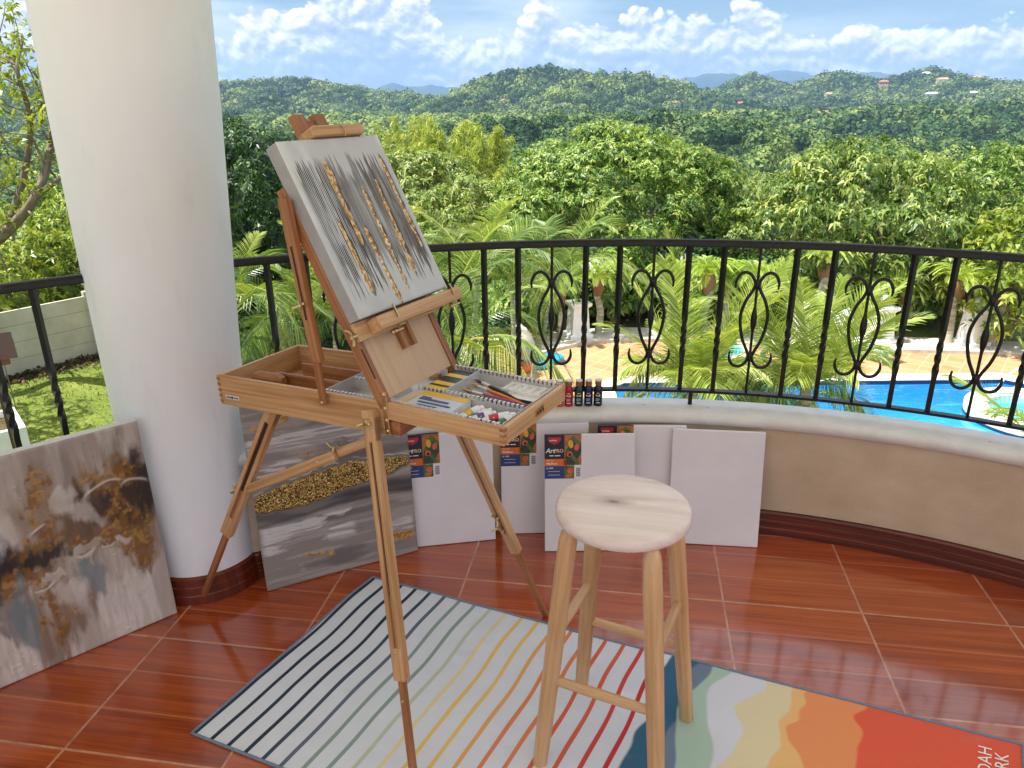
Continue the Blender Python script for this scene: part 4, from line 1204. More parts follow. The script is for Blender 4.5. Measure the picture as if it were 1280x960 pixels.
for (s0, t0, s1, t1) in ((.045, .060, .120, .070), (.052, .044, .135, .052), (.06, .030, .110, .036), (.045, .072, .07, .078)): bx(mb, Wd, DA, (s0, t0, -.0036), (s1, t1, -.0033))
part(mb, 'cover_print', cm('cover_ink', (70, 88, 140), .5), pad)
# a second, dark and yellow packet at the hinge
pk = empty('pencil_packet', Wd(.04, .19, ZB_)); tag(pk, 'flat black and yellow packet at the back of the drawer beside the lid panel', 'packet')
mb = MB(); bx(mb, Wd, DA, (.010, .125, ZB_ + .001), (.070, .262, -.006)); part(mb, 'packet_body', cm('packet_black', (32, 30, 34), .4), pk)
mb = MB()
for t0 in (.128, .160, .215): bx(mb, Wd, DA, (.012, t0, -.0058), (.069, t0 + .020, -.005))
part(mb, 'packet_print', cm('packet_yellow', (230, 196, 60), .4), pk)
# white plastic palette with wells
pal = empty('paint_palette', Wd(.215, .215, ZB_)); tag(pal, 'white plastic palette with wells at the back right of the drawer', 'palette')
mb = MB(); bx(mb, Wd, DA, (.165, .190, -.0175), (.279, .264, -.0160)); part(mb, 'palette_base', cm('palette_white', (232, 230, 228), .35), pal)
mb = MB()
for s0 in (.170, .192, .214, .236, .258, .275): bx(mb, Wd, DA, (s0, .215, -.0158), (s0 + .0022, .261, -.0085))
bx(mb, Wd, DA, (.165, .2125, -.0158), (.2772, .2148, -.0085)); bx(mb, Wd, DA, (.165, .2612, -.0158), (.2772, .2634, -.0085))
part(mb, 'palette_rim', cm('palette_white', (232, 230, 228), .35), pal)


def brush(s0, t0, s1, t1, k, hc, hname, tip, label, r=.0032):
    p, q = Wd(s0, t0, k), Wd(s1, t1, k + .003)
    d = q - p; o = empty('paint_brush', p); tag(o, label, 'brush', 'paint brushes in the drawer')
    mb = MB(); mb.tube([p, p + d * .08, p + d * .45, p + d * .68], [r * .35, r * .7, r * 1.15, r * .8], 8); part(mb, 'brush_handle', cm(*hc), o, smooth=60)
    mb = MB(); mb.tube([p + d * .67, p + d * .70, p + d * .83], [r * .85, r * .9, r * .95], 8); part(mb, 'ferrule', M['steel'], o, smooth=60)
    mb = MB(); mb.tube([p + d * .82, p + d * .90, p + d * 1.0], [r * .9, r * 1.05, r * .2], 8); part(mb, 'bristles', cm(*tip), o, smooth=60)


ORG, MAR, BLK, PNK, BLU, WHT = ('handle_orange', (226, 128, 46)), ('handle_maroon', (112, 24, 44)), ('handle_black', (26, 24, 26)), ('handle_pink', (172, 70, 110)), ('handle_blue', (110, 130, 156)), ('handle_white', (226, 224, 224))
BRN, TAN = ('bristle_brown', (84, 54, 36)), ('bristle_tan', (196, 160, 110))
brush(.268, .150, .085, .205, -.010, ORG, 'o', TAN, 'bright orange handled brush lying across the palette', .0036)
brush(.262, .128, .085, .178, -.018, MAR, 'm', BRN, 'thick maroon handled brush in the middle of the drawer', .0040)
brush(.274, .136, .100, .165, -.012, BLU, 'b', TAN, 'grey blue handled brush between the maroon and orange brushes')
brush(.250, .119, .090, .152, -.021, PNK, 'p', BRN, 'pink handled brush nearest the middle tray wall')
brush(.240, .172, .082, .236, -.0135, BLK, 'k', BRN, 'black handled brush lying nearest the palette wells', .0042)
brush(.262, .168, .088, .226, -.020, MAR, 'm2', BRN, 'dark red brush under the palette edge, bristles by the tray end wall', .0036)
brush(.235, .140, .082, .196, -.022, MAR, 'm3', BRN, 'slim wine red brush left of the thick maroon one', .0030)
brush(.270, .146, .096, .158, -.008, PNK, 'p2', TAN, 'pink handled brush lying on top of the others')
brush(.228, .190, .080, .250, -.019, BLK, 'k2', TAN, 'black handled brush far back along the end of the packet', .0034)
brush(.255, .156, .084, .214, -.017, ORG, 'o2', TAN, 'second orange brush, half under the bright one', .0028)
brush(.276, .121, .140, .133, -.020, WHT, 'w', TAN, 'white handled brush against the toothed middle wall')


def tube_of_paint(s0, t0, s1, t1, k, col, label, r=.0095):
    p, q = Wd(s0, t0, k), Wd(s1, t1, k + .004); d = q - p; L = np.linalg.norm(d); d /= L
    sd = np.cross(d, [0, 0, 1.0]); sd /= np.linalg.norm(sd); up = np.cross(sd, d)
    o = empty('paint_tube', p); tag(o, label, 'paint tube', 'tubes of paint in the drawer')
    secs = [(0.0, r * 1.25, .0012), (.18, r * 1.15, r * .45), (.5, r, r * .85), (.8, r * .95, r * .95), (.84, r * .5, r * .5)]

    def loft(secs):
        m_ = MB(); V = []; n = 14
        for f_, a_, b_ in secs:
            for i in range(n):
                an = 2 * PI * i / n; V.append(p + d * f_ * L + sd * a_ * math.cos(an) + up * b_ * math.sin(an))
        F_ = [(j * n + i, j * n + (i + 1) % n, (j + 1) * n + (i + 1) % n, (j + 1) * n + i) for j in range(len(secs) - 1) for i in range(n)]
        F_ += [tuple(range(n))[::-1], tuple((len(secs) - 1) * n + i for i in range(n))]
        m_.add(V, F_); return m_
    part(loft(secs), 'tube_body', cm('tube_white', (226, 226, 230), .3), o, smooth=60)
    part(loft([(.20, r * 1.165, r * .50), (.34, r * 1.09, r * .68), (.48, r * 1.03, r * .86)]), 'colour_band', cm(*col), o, smooth=60)
    part(loft([(.845, r * .62, r * .62), (1.0, r * .56, r * .56)]), 'cap', cm('tube_cap', (236, 236, 238), .35), o, smooth=60)


tube_of_paint(.166, .030, .182, .098, -.020, ('band_ultramarine', (44, 74, 152)), 'paint tube with dark blue band, the one nearest the paper pad')
tube_of_paint(.190, .028, .206, .100, -.018, ('band_cobalt', (66, 112, 188)), 'paint tube with mid blue band, second from the pad')
tube_of_paint(.212, .026, .222, .092, -.021, ('band_sky', (120, 170, 214)), 'paint tube with pale blue band in the middle of the row')
tube_of_paint(.220, .040, .276, .084, -.010, ('band_red', (186, 40, 54)), 'paint tube with red band lying slanted on top of the others', .0105)
tube_of_paint(.236, .026, .276, .046, -.021, ('band_navy', (36, 52, 104)), 'paint tube with navy band in the near right corner of the drawer')
tube_of_paint(.248, .052, .278, .100, -.023, ('band_teal', (58, 120, 150)), 'paint tube with teal band beside the toothed middle wall')

tube_of_paint(.172, .030, .192, .090, -.011, ('band_yellow', (214, 170, 52)), 'paint tube with yellow band on top of the dark blue one')
tube_of_paint(.200, .034, .234, .074, -.010, ('band_violet', (96, 70, 140)), 'paint tube with violet band lying across the middle of the row')
tube_of_paint(.255, .024, .278, .090, -.014, ('band_green', (52, 112, 70)), 'paint tube with green band along the drawer end')
# ================================================================== PAINT BOTTLES ON THE LEDGE
CAPB = cm('cap_brown', (150, 96, 56), .45); CAPW = cm('cap_white', (232, 230, 226), .4)
for i, (px, col, nm, cap, lab) in enumerate(((676, (214, 206, 196), 'white', CAPW, 'white paint bottle with white cap, leftmost behind the drawer corner'), (688, (196, 120, 60), 'ochre', CAPW, 'ochre paint bottle with white cap, behind the drawer corner'),
                                             (699.6, (206, 84, 30), 'orange', CAPB, 'orange paint bottle with brown cap, left of the red one'), (711, (172, 22, 30), 'red', CAPB, 'red paint bottle on the ledge'),
                                             (723.6, (20, 58, 50), 'green', CAPB, 'dark green paint bottle on the ledge'), (735.7, (22, 28, 72), 'navy', CAPB, 'navy blue paint bottle on the ledge'),
                                             (747.7, (16, 16, 20), 'black', CAPB, 'black paint bottle, rightmost of the row on the ledge'))):
    P = np.array(gp(px, 508, .432)); d_ = P[:2] - np.array([CX, CY]); P = np.array([CX, CY, 0]) + np.append(d_ / np.linalg.norm(d_) * 2.283, .4325)
    o = empty('paint_bottle', P); tag(o, lab, 'bottle', 'paint bottles standing on the ledge')
    mb = MB(); mb.lathe([(.0001, 0), (.0135, 0), (.0150, .002), (.0150, .060), (.0140, .066), (.0095, .072), (.0085, .074)], P, 24); part(mb, 'bottle_body', cm('bottle_' + nm, col, .18), o, smooth=50)
    mb = MB(); mb.lathe([(.0001, .074), (.0112, .074), (.0116, .077), (.0114, .090)], P, 24); part(mb, 'cap', CAPB if nm not in ('white',) else CAPW, o, smooth=40)
    mb = MB(); mb.lathe([(.0116, .0902), (.0116, .0935), (.0108, .0945), (.0001, .0945)], P, 24); part(mb, 'cap_top', CAPW if nm not in ('black',) else cm('cap_top_grey', (214, 214, 216), .3), o, smooth=40)
    mb = MB(); tc = math.atan2(-P[1], -P[0])
    for (z0, z1, a0, a1) in ((.0475, .0500, -.30, .30), (.0380, .0425, -.55, -.20), (.0370, .0405, -.10, .18), (.0375, .0440, .22, .50), (.0280, .0292, -.5, .35), (.0245, .0257, -.5, .45), (.0210, .0222, -.5, .2), (.0120, .0150, -.45, .45)):
        n_ = 7; an = np.linspace(tc + a0, tc + a1, n_)
        V = [P + np.array([.0153 * math.cos(q), .0153 * math.sin(q), z]) for z in (z0, z1) for q in an]
        mb.add(V, [(k, k + 1, n_ + k + 1, n_ + k) for k in range(n_ - 1)])
    part(mb, 'label_print', cm('print_' + ('dark' if nm in ('white',) else 'pale'), (90, 70, 60) if nm == 'white' else (226, 220, 218), .5), o)
# ================================================================== OUTDOORS
G0 = -5.0
F_LEAF = foliage('leaf_mango', [lin4(52, 86, 28), lin4(112, 146, 54), lin4(174, 188, 98)], .30, .42, .4)
F_LIGHT = foliage('leaf_light', [lin4(70, 98, 36), lin4(122, 146, 60), lin4(178, 186, 108)], .32, .42, .4)
F_DARK = foliage('leaf_dark', [lin4(22, 48, 16), lin4(42, 76, 26), lin4(76, 108, 44)], .25, .40, .45)
F_BAMBOO = foliage('leaf_bamboo', [lin4(122, 142, 48), lin4(164, 178, 70), lin4(198, 204, 106)], .35, .5, .3)
F_PALM = foliage('leaf_palm', [lin4(50, 82, 30), lin4(96, 124, 50), lin4(168, 176, 100)], .34, .34, .5)
F_PALM_B = foliage('leaf_palm_bright', [lin4(98, 126, 44), lin4(146, 164, 70), lin4(200, 204, 124)], .36, .36, .5)
F_PYG = foliage('leaf_date_palm', [lin4(118, 148, 48), lin4(162, 186, 76), lin4(204, 214, 122)], .36, .4, .4)
F_YEL = foliage('leaf_yellowgreen', [lin4(88, 112, 28), lin4(132, 150, 44), lin4(176, 184, 84)], .36, .4, .4)
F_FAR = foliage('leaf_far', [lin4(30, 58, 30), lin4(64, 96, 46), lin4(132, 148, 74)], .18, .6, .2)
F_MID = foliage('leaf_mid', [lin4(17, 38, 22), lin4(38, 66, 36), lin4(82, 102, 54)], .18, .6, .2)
F_DRY = foliage('leaf_dry', [lin4(104, 118, 52), lin4(140, 140, 66), lin4(176, 158, 84)], .3, .5, .3)
M['bark'] = (lambda t: (t.bsdf(t.ramp(t.noise(t.map(t.attr('gr').outputs['Vector'], (4, 30, 30)), 1, 5), [(.3, lin4(92, 80, 68)), (.7, lin4(146, 132, 114))]), .85, 0, .2, bump=t.noise(t.map(t.attr('gr').outputs['Vector'], (6, 40, 40)), 1, 4), bstr=.6, bdist=.02), t.m)[1])(NT('tree_bark'))
M['palm_bark'] = (lambda t: (t.bsdf(t.ramp(t.noise(t.map(t.attr('gr').outputs['Vector'], (26, 2, 2)), 1, 3), [(.35, lin4(120, 112, 92)), (.5, lin4(164, 156, 134)), (.7, lin4(182, 176, 156))]), .8, 0, .2), t.m)[1])(NT('palm_bark'))
M['fibre'] = simple('palm_fibre', lin4(128, 92, 58), .9, var=.3, scale=40)


def unit(v): return v / (np.linalg.norm(v, axis=-1, keepdims=True) + 1e-9)


def rdir(n, r): return unit(r.normal(size=(n, 3)))


def leaf_quads(P, D, N, L, Wd_, droop=.25):
    # rhombic leaves folded along the middle; base P, direction D, blade normal N
    D = unit(D); S = unit(np.cross(D, N)); U = np.cross(S, D)
    L = np.asarray(L)[:, None]; w_ = np.asarray(Wd_)[:, None]
    mid = P + D * L * .45 + U * L * .04
    V = np.stack([P, mid + S * w_ * .5 + U * w_ * .12, P + D * L - np.array([0, 0, 1.0]) * L * droop, mid - S * w_ * .5 + U * w_ * .12], 1)
    return V.reshape(-1, 3)


def quads_mesh(name, V, vv, mat):
    n = len(V) // 4
    return raw_mesh(name, V, np.arange(n * 4, dtype=np.int32).reshape(-1, 4), mat, {'v': ('FLOAT', np.repeat(vv, 4))})


def rosettes(P, O, per, L, wr, r, droop=.3, tilt=(50, 105)):
    # per leaves round every twig end P pointing along O
    n = len(P); P = np.repeat(P, per, 0); O = np.repeat(O, per, 0)
    a = unit(np.cross(O, rdir(n * per, r))); ti = np.radians(r.uniform(tilt[0], tilt[1], n * per))[:, None]
    D = O * np.cos(ti) + a * np.sin(ti); N = O * np.sin(ti) - a * np.cos(ti) + rdir(n * per, r) * .35
    Ls = L * r.uniform(.65, 1.2, n * per)
    off = r.normal(size=(n * per, 3)) * L * .18
    return leaf_quads(P + off, D, unit(N), Ls, Ls * wr * r.uniform(.8, 1.2, n * per), droop)


def crown_points(rx, ry, rz, n, r, seed, lump=.3, inner=.25, low=-.55, freq=2.2, clump=0, cr=.45):
    if clump:       # twigs gathered in rounded bunches
        C, OC = crown_points(rx - cr * .5, ry - cr * .5, rz - cr * .5, clump, r, seed, lump, inner * .6, low, freq)
        k = r.integers(0, len(C), n); d = unit(rdir(n, r) + OC[k] * .75)
        sz = cr * r.uniform(.6, 1.25, len(C))[k] * r.uniform(.75, 1.0, n)
        return C[k] + d * sz[:, None] * np.array([1.15, 1.15, .8]), unit(d + OC[k] * .4 + np.array([0, 0, .25]))
    d = rdir(n * 3, r); d = d[d[:, 2] > low][:n]
    f = 1 - lump * .6 + lump * 1.5 * (fbm(d[:, 0] * freq + 9, d[:, 1] * freq + 5, d[:, 2] * freq + 3, o=3, seed=seed) - .35)
    rad = np.where(r.random(len(d)) < inner, r.uniform(.35, .85, len(d)), r.uniform(.86, 1.0, len(d)))
    P = d * (f * rad)[:, None] * np.array([rx, ry, rz]); O = unit(d / np.array([rx, ry, rz]) + np.array([0, 0, .25]) + r.normal(size=d.shape) * .35)
    return P, O


def limbs(mb, base, fork, ends, r0, r, seg=8, wob=.12):
    base = np.array(base, float); fork = np.array(fork, float)
    P = bez([base, base * .6 + fork * .4 + r.normal(size=3) * wob * .5, fork], 6); mb.tube(P, np.linspace(r0 * 1.25, r0 * .8, len(P)), 10)
    for e_ in ends:
        e_ = np.array(e_, float); q = fork + (e_ - fork) * .5 + r.normal(size=3) * wob * np.linalg.norm(e_ - fork) + np.array([0, 0, .06 * np.linalg.norm(e_ - fork)])
        P = bez([fork, q, e_], 6); mb.tube(P, np.linspace(r0 * .55, r0 * .08, len(P)), 6)
        for k in range(2):
            i = int(len(P) * (.35 + .3 * k)); t_ = e_ + np.clip(r.normal(size=3), -1.2, 1.2) * .14 * np.linalg.norm(e_ - fork); mb.tube(bez([P[i], (P[i] + t_) / 2 + r.normal(size=3) * .1, t_], 4), np.linspace(r0 * .22, r0 * .05, 9), 5)


def tree(name, label, loc, ground, rx, ry, rz, ntw, per, L, wr, mat, seed, group=None, lump=.3, inner=.25, low=-.55, trunk=.22, droop=.3, nl=7, freq=2.2, tilt=(50, 105), clump=0, cr=.45):
    # loc: middle of the crown; ground: level of the trunk's foot
    r = np.random.default_rng(seed)
    root = empty(name, (loc[0], loc[1], ground)); tag(root, label, 'tree', group)
    P, O = crown_points(rx, ry, rz, ntw, r, seed, lump, inner, low, freq, clump, cr)
    V = rosettes(P, O, per, L, wr, r, droop, tilt) + np.array([0, 0, loc[2] - ground])
    vv = np.clip(np.repeat(.5 + .32 * r.normal(size=len(P)), per) + .18 * r.normal(size=len(P) * per), 0, 1)
    link('crown', quads_mesh('crown', V, vv, mat), root)
    mb = MB(); hz = loc[2] - ground
    ends = [P[i] * .68 + np.array([0, 0, hz]) for i in r.choice(len(P), nl, replace=False)]
    limbs(mb, (0, 0, -.1), (r.normal() * .2, r.normal() * .2, max(.6, hz - rz * .75)), ends, trunk, r)
    mb.build('trunk', M['bark'], root, smooth=60)
    return root


# ---------------------------------------------------------------- terrain
def prof(px):
    a = []; e_ = []
    for u, v in px:
        d = ray(u, v); a.append(math.degrees(math.atan2(d[0], d[1]))); e_.append(d[2] / math.hypot(d[0], d[1]))
    return np.array(a), np.array(e_)


RID = [   # distance, width, tree height left out, crest line as seen
    (1500., 620., 9., [(-700, 112), (-300, 96), (0, 108), (180, 104), (278, 104), (330, 101), (365, 98), (420, 106), (460, 112), (510, 118), (535, 128), (580, 130), (640, 128)]),
    (1150., 430., 9., [(500, 150), (545, 130), (570, 118), (600, 99), (640, 88), (690, 85), (740, 93), (800, 93), (830, 98), (870, 111), (905, 118), (950, 135), (1000, 150)]),
    (1700., 520., 8., [(820, 145), (880, 120), (920, 100), (940, 92), (960, 100), (985, 108), (1010, 103), (1030, 95), (1060, 95), (1100, 101), (1140, 93), (1165, 87), (1200, 95), (1240, 103), (1290, 106), (1500, 100), (1900, 112)]),
    (340., 170., 7., [(380, 200), (470, 172), (560, 160), (620, 153), (700, 150), (800, 147), (880, 150), (940, 158), (1000, 175), (1060, 186), (1150, 190), (1300, 185), (1700, 180)]),
    (640., 230., 8., [(300, 150), (480, 148), (640, 150), (860, 150), (950, 143), (1050, 140), (1150, 136), (1290, 132), (1700, 130)]),
]
RID = [(D, w_, t_, *prof(px)) for D, w_, t_, px in RID]


def terr(x, y):
    x = np.asarray(x, float); y = np.asarray(y, float)
    r_ = np.hypot(x, y); az_ = np.degrees(np.arctan2(x, y))
    front = sst(-20, 10, y)
    base = G0 - 25 * sst(31, 118, r_) * front - 3 * sst(150, 300, r_) * front + 3 * sst(400, 900, r_)
    base = base + (fbm(x / 70, y / 70, o=3, seed=91) - .5) * 9 * sst(45, 160, r_)
    z = base
    for D, w_, t_, a, e_ in RID:
        cr = CAM_H + D * np.interp(az_, a, e_, left=-.05, right=-.05) - t_
        nz = (fbm(az_ * .35 + D, r_ / 260, o=4, seed=int(D)) - .5)
        s = np.where(r_ < D, sst(D - w_, D + w_ * .05, r_ + nz * w_ * .35), 1 - .85 * sst(D, D + w_ * 1.3, r_))
        fold = (np.abs(fbm(x / 210 + D, y / 330, o=3, seed=int(D) + 3) - .5) * 2 + .6 * (fbm(x / 90, y / 120, o=2, seed=int(D) + 4) - .5)) * 46 * (D > 900) * np.clip(4 * s * (1 - s), 0, 1) * (r_ < D)
        z = np.maximum(z, base + (cr - base) * s - fold + 12 * (D > 900) * np.clip(4 * s * (1 - s), 0, 1) * (r_ < D))
    return z


t = NT('ground_grass')
pos = t.n('NewGeometry').outputs['Position']
n1 = t.noise(t.map(pos, (.5, .5, .5)), 1, 6, .65); n2 = t.noise(t.map(pos, (9, 9, 9)), 1, 5, .7)
gc = t.ramp(t.math('ADD', t.math('MULTIPLY', n1, .5), t.math('MULTIPLY', n2, .5)), [(.30, lin4(66, 86, 36)), (.5, lin4(104, 118, 48)), (.64, lin4(140, 140, 72)), (.76, lin4(156, 138, 94))])
vl = t.n('VectorMath', operation='LENGTH'); t.l(pos, vl.inputs[0])
fc_ = t.ramp(t.math('DIVIDE', vl.outputs['Value'], 100.0), [(.28, 0.0), (.42, 1.0)])
c = t.mix(fc_, gc, t.ramp(n1, [(.3, lin4(40, 62, 32)), (.7, lin4(70, 86, 44))]))
t.bsdf(c, .9, 0, .15, bump=n2, bstr=.5, bdist=.05); M['grass'] = t.m
rr = np.concatenate([[0.0], np.geomspace(3, 3200, 130)]); aa = np.radians(np.concatenate([np.linspace(-50, 52, 205), np.linspace(56, 306, 51)]))
Rg, Ag = np.meshgrid(rr, aa); X = Rg * np.sin(Ag); Y = Rg * np.cos(Ag); Z = terr(X, Y)
na, nr = X.shape; idx = np.arange(na * nr).reshape(na, nr); nxt = np.roll(idx, -1, 0)
F = np.stack([idx[:, :-1], nxt[:, :-1], nxt[:, 1:], idx[:, 1:]], -1).reshape(-1, 4)[:, ::-1]
me = raw_mesh('ground', np.stack([X, Y, Z], -1).reshape(-1, 3), F, M['grass'], smooth=True)
tag(link('ground', me), 'grassy ground of the garden running down to the valley and up the hills', 'ground', kind='structure')

# far blue mountains
t = NT('mountain_forest'); t.bsdf(t.ramp(t.noise(t.map(t.coord(), (.004, .004, .012)), 1, 6), [(.3, lin4(34, 60, 62)), (.7, lin4(58, 80, 74))]), .95, 0, .1); M['mount'] = t.m
for D, px in ((5200., [(380, 122), (440, 116), (462, 112), (480, 107), (490, 103.5), (500, 107), (520, 108.5), (548, 107), (575, 110), (620, 122), (830, 122), (850, 98), (880, 93), (905, 90), (930, 94), (960, 100), (1290, 104), (1420, 108), (1600, 120)]),
              (6800., [(700, 125), (930, 112), (952, 92), (985, 86), (1005, 90), (1020, 95), (1060, 93), (1095, 89), (1115, 93), (1135, 96), (1170, 104), (1300, 105)])):
    a, e_ = prof(px); A = np.linspace(a[0], a[-1], 260); E_ = np.interp(A, a, e_)
    nz = (fbm(A * 1.8, A * 0, o=4, seed=int(D)) - .5) * .0035
    E_ = E_ + nz
    V = []; rows = [(-1400, 0.0), (-700, .55), (-250, .86), (0, 1.0), (500, .7), (1500, 0.0)]
    for dr_, f_ in rows:
        d_ = D + dr_ + (fbm(A * .9, A * 0 + dr_ * .01, o=3, seed=5) - .5) * 500
        h_ = -30 + (CAM_H + D * E_ + 30) * f_ * (1 if f_ in (0.0, 1.0) else 1 + .25 * (fbm(A * 2.2, A * 0 + dr_, o=3, seed=8) - .5))
        V.append(np.stack([d_ * np.sin(np.radians(A)), d_ * np.cos(np.radians(A)), h_], -1))
    V = np.concatenate(V); n_ = len(A); idx = np.arange(len(V)).reshape(len(rows), n_)
    F = np.stack([idx[:-1, :-1], idx[:-1, 1:], idx[1:, 1:], idx[1:, :-1]], -1).reshape(-1, 4)
    tag(link('mountains', raw_mesh('mountains', V, F, M['mount'], smooth=True)), kind='structure')


# ---------------------------------------------------------------- forest on the slopes
def far_crown(n, size, r, hgt=.8):
    d = rdir(n * 3, r); d = d[d[:, 2] > -.25][:n]
    f = .8 + .35 * fbm(d[:, 0] * 2 + 3, d[:, 1] * 2 + 7, d[:, 2] * 2, o=2, seed=int(r.integers(99)))
    P = d * f[:, None] * np.array([1, 1, hgt]) * size
    D_ = unit(np.cross(d, rdir(len(d), r))); L = size * r.uniform(.5, .85, len(d)) * (24 / n) ** .43
    return leaf_quads(P - D_ * L[:, None] * .5, D_, unit(d + r.normal(size=d.shape) * .35), L, L * .75, .12)


fr = np.random.default_rng(5)
NEARR = 178.
VAR = []
for k in range(6):
    V = far_crown(2200, 1.0, fr, (.75, .9, 1.05)[k % 3]); vv = np.clip(.5 + .28 * fr.normal(size=len(V) // 4), 0, 1)
    VAR.append((V, vv))
ptsF = []
for (r0, r1, sp) in ((74, NEARR, 8.6), (NEARR, 460, 8.5), (460, 1000, 10.5), (1000, 2000, 12.5)):
    n_ = int(math.radians(86) * .5 * (r1 ** 2 - r0 ** 2) / sp ** 2)
    rad = np.sqrt(fr.uniform(r0 ** 2, r1 ** 2, n_)); azv = np.radians(fr.uniform(-42, 44, n_))
    ptsF.append(np.stack([rad * np.sin(azv), rad * np.cos(azv), rad], 1))
trunk_me = None
mb = MB(); mb.tube([(0, 0, -1.0), (.03, 0, -.4), (0, .02, .2)], [.09, .07, .03], 7); trunk_me = mb.build('trunk', M['bark'], None, smooth=60)
tm_ = trunk_me.data; bpy.data.objects.remove(trunk_me)
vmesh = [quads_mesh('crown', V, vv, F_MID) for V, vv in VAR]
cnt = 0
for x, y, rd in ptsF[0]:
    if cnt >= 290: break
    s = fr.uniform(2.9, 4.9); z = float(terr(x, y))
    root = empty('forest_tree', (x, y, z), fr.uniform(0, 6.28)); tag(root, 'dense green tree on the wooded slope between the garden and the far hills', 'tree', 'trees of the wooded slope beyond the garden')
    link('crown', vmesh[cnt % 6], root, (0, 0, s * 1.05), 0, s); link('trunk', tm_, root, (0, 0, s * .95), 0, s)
    cnt += 1
print('forest individuals', cnt)
VV, CC = [], []
for k, nq in ((1, 230), (2, 95), (3, 36)):
    vs_ = []
    for j in range(6):
        V = far_crown(nq, 1.0, fr, (.7, .85, 1.0)[j % 3]); vs_.append(V)
    q = ptsF[k]; zt = terr(q[:, 0], q[:, 1])
    s = fr.uniform(.6, 1.35, len(q)) * {1: 5.0, 2: 6.0, 3: 6.8}[k]
    tone = np.clip(fbm(q[:, 0] / 55, q[:, 1] / 55, o=3, seed=44) * 1.5 - .25 + fr.normal(size=len(q)) * .22, 0, 1)
    for j in range(6):
        m_ = np.arange(len(q)) % 6 == j; n_ = m_.sum()
        C0 = np.stack([q[m_, 0], q[m_, 1], zt[m_] + s[m_] * .75], 1)
        VV.append((vs_[j][None] * s[m_][:, None, None] + C0[:, None, :]).reshape(-1, 3))
        CC.append(np.clip(np.repeat(tone[m_], len(vs_[j]) // 4) + fr.normal(size=n_ * (len(vs_[j]) // 4)) * .14, 0, 1))
VV = np.concatenate(VV); CC = np.concatenate(CC); print('far quads', len(CC))
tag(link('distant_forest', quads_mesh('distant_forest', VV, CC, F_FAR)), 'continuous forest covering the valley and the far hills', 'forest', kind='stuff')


# ---------------------------------------------------------------- houses on the far hills
def hit(u, v):
    d = ray(u, v); hh_ = math.hypot(d[0], d[1])
    for r_ in np.geomspace(60, 2600, 900):
        tt = r_ / hh_; z = CAM_H + d[2] * tt
        if z <= float(terr(d[0] * tt, d[1] * tt)) + 4.0: return Vector((d[0] * tt, d[1] * tt, z))
    return None


HM = {'w': simple('house_white', lin4(226, 222, 214), .7), 'p': simple('house_pink', lin4(200, 160, 138), .7), 'r': simple('roof_tile', lin4(168, 100, 80), .8, var=.15), 'o': simple('roof_orange', lin4(194, 138, 106), .8, var=.15), 'k': simple('window_dark', lin4(46, 50, 56), .3)}
HOU = [(631, 131, 'w', 'r', 16, 'white house with red roof standing alone above the dark trees, left of the middle hill'), (843, 133, 'p', 'o', 14, 'low house with orange roof at the right foot of the middle hill'), (925, 134, 'p', 'r', 14, 'small pink walled house right of the middle hill, among trees'),
       (1026, 150, 'w', 'o', 13, 'house with broad orange roof nearest in the valley on the right'), (1104, 107, 'p', 'r', 15, 'red roofed house on the left flank of the right hill'), (1108, 99, 'w', 'r', 13, 'little red roofed house just under the saddle left of the right hill'),
       (1157, 97, 'w', 'w', 14, 'pale house near the top of the right hill'), (1178, 104, 'w', 'o', 19, 'wide orange roofed house in the middle of the right hill'), (1219, 102, 'w', 'o', 18, 'orange roofed house at the right shoulder of the right hill'), (1165, 122, 'w', 'w', 22, 'long pale building at the foot of the right hill'),
       (1215, 121, 'p', 'w', 16, 'pale building right of the long one at the foot of the right hill'), (1036, 122, 'w', 'o', 13, 'small orange roofed house below the bare slope')]
for u, v, wl, rf, wd_, lab in HOU:
    p = hit(u, v)
    if p is None: continue
    sc_ = max(.75, math.hypot(p[0], p[1]) / 1500)
    w_, d_, h_ = wd_ * sc_, 9 * sc_, 6.0 * sc_
    root = empty('hillside_house', p, math.atan2(-p[0], p[1]) + fr.uniform(-.5, .5)); tag(root, lab, 'house', 'houses on the far hills')
    mb = MB(); mb.box((0, 0, h_ * .25), (w_, d_, h_ * 1.5)); mb.build('wall', HM[wl], root)
    mb = MB(); mb.add([(-w_ * .56, -d_ * .6, h_), (w_ * .56, -d_ * .6, h_), (w_ * .56, d_ * .6, h_), (-w_ * .56, d_ * .6, h_), (-w_ * .30, 0, h_ * 1.45), (w_ * .30, 0, h_ * 1.45)], [(0, 1, 5, 4), (2, 3, 4, 5), (1, 2, 5), (3, 0, 4), (3, 2, 1, 0)]); mb.build('roof', HM[rf], root)
    for k in range(3):
        mb = MB(); mb.box(((k - 1) * w_ * .28, -d_ * .5 - .06 * sc_, h_ * .58), (w_ * .13, .1 * sc_, h_ * .36)); mb.build('window', HM['k'], root)
p = hit(1046, 95)
if p is not None:
    s_ = math.hypot(p[0], p[1]) / 944.4
    root = empty('radio_mast', p); tag(root, 'thin radio mast on top of the hill left of the right hill', 'mast')
    mb = MB(); h_ = 20 * s_
    for a_ in (0, 2.09, 4.19): mb.tube([(.6 * s_ * math.cos(a_), .6 * s_ * math.sin(a_), 0), (.15 * s_ * math.cos(a_), .15 * s_ * math.sin(a_), h_)], .16 * s_, 5)
    mb.build('lattice', simple('mast_grey', lin4(170, 170, 176), .5), root)
    mb = MB()
    for k in range(7): mb.tube([(.55 * s_, 0, h_ * k / 7), (-.35 * s_, .3 * s_, h_ * (k + .6) / 7)], .08 * s_, 4)
    mb.build('brace', simple('mast_grey2', lin4(170, 170, 176), .5), root)
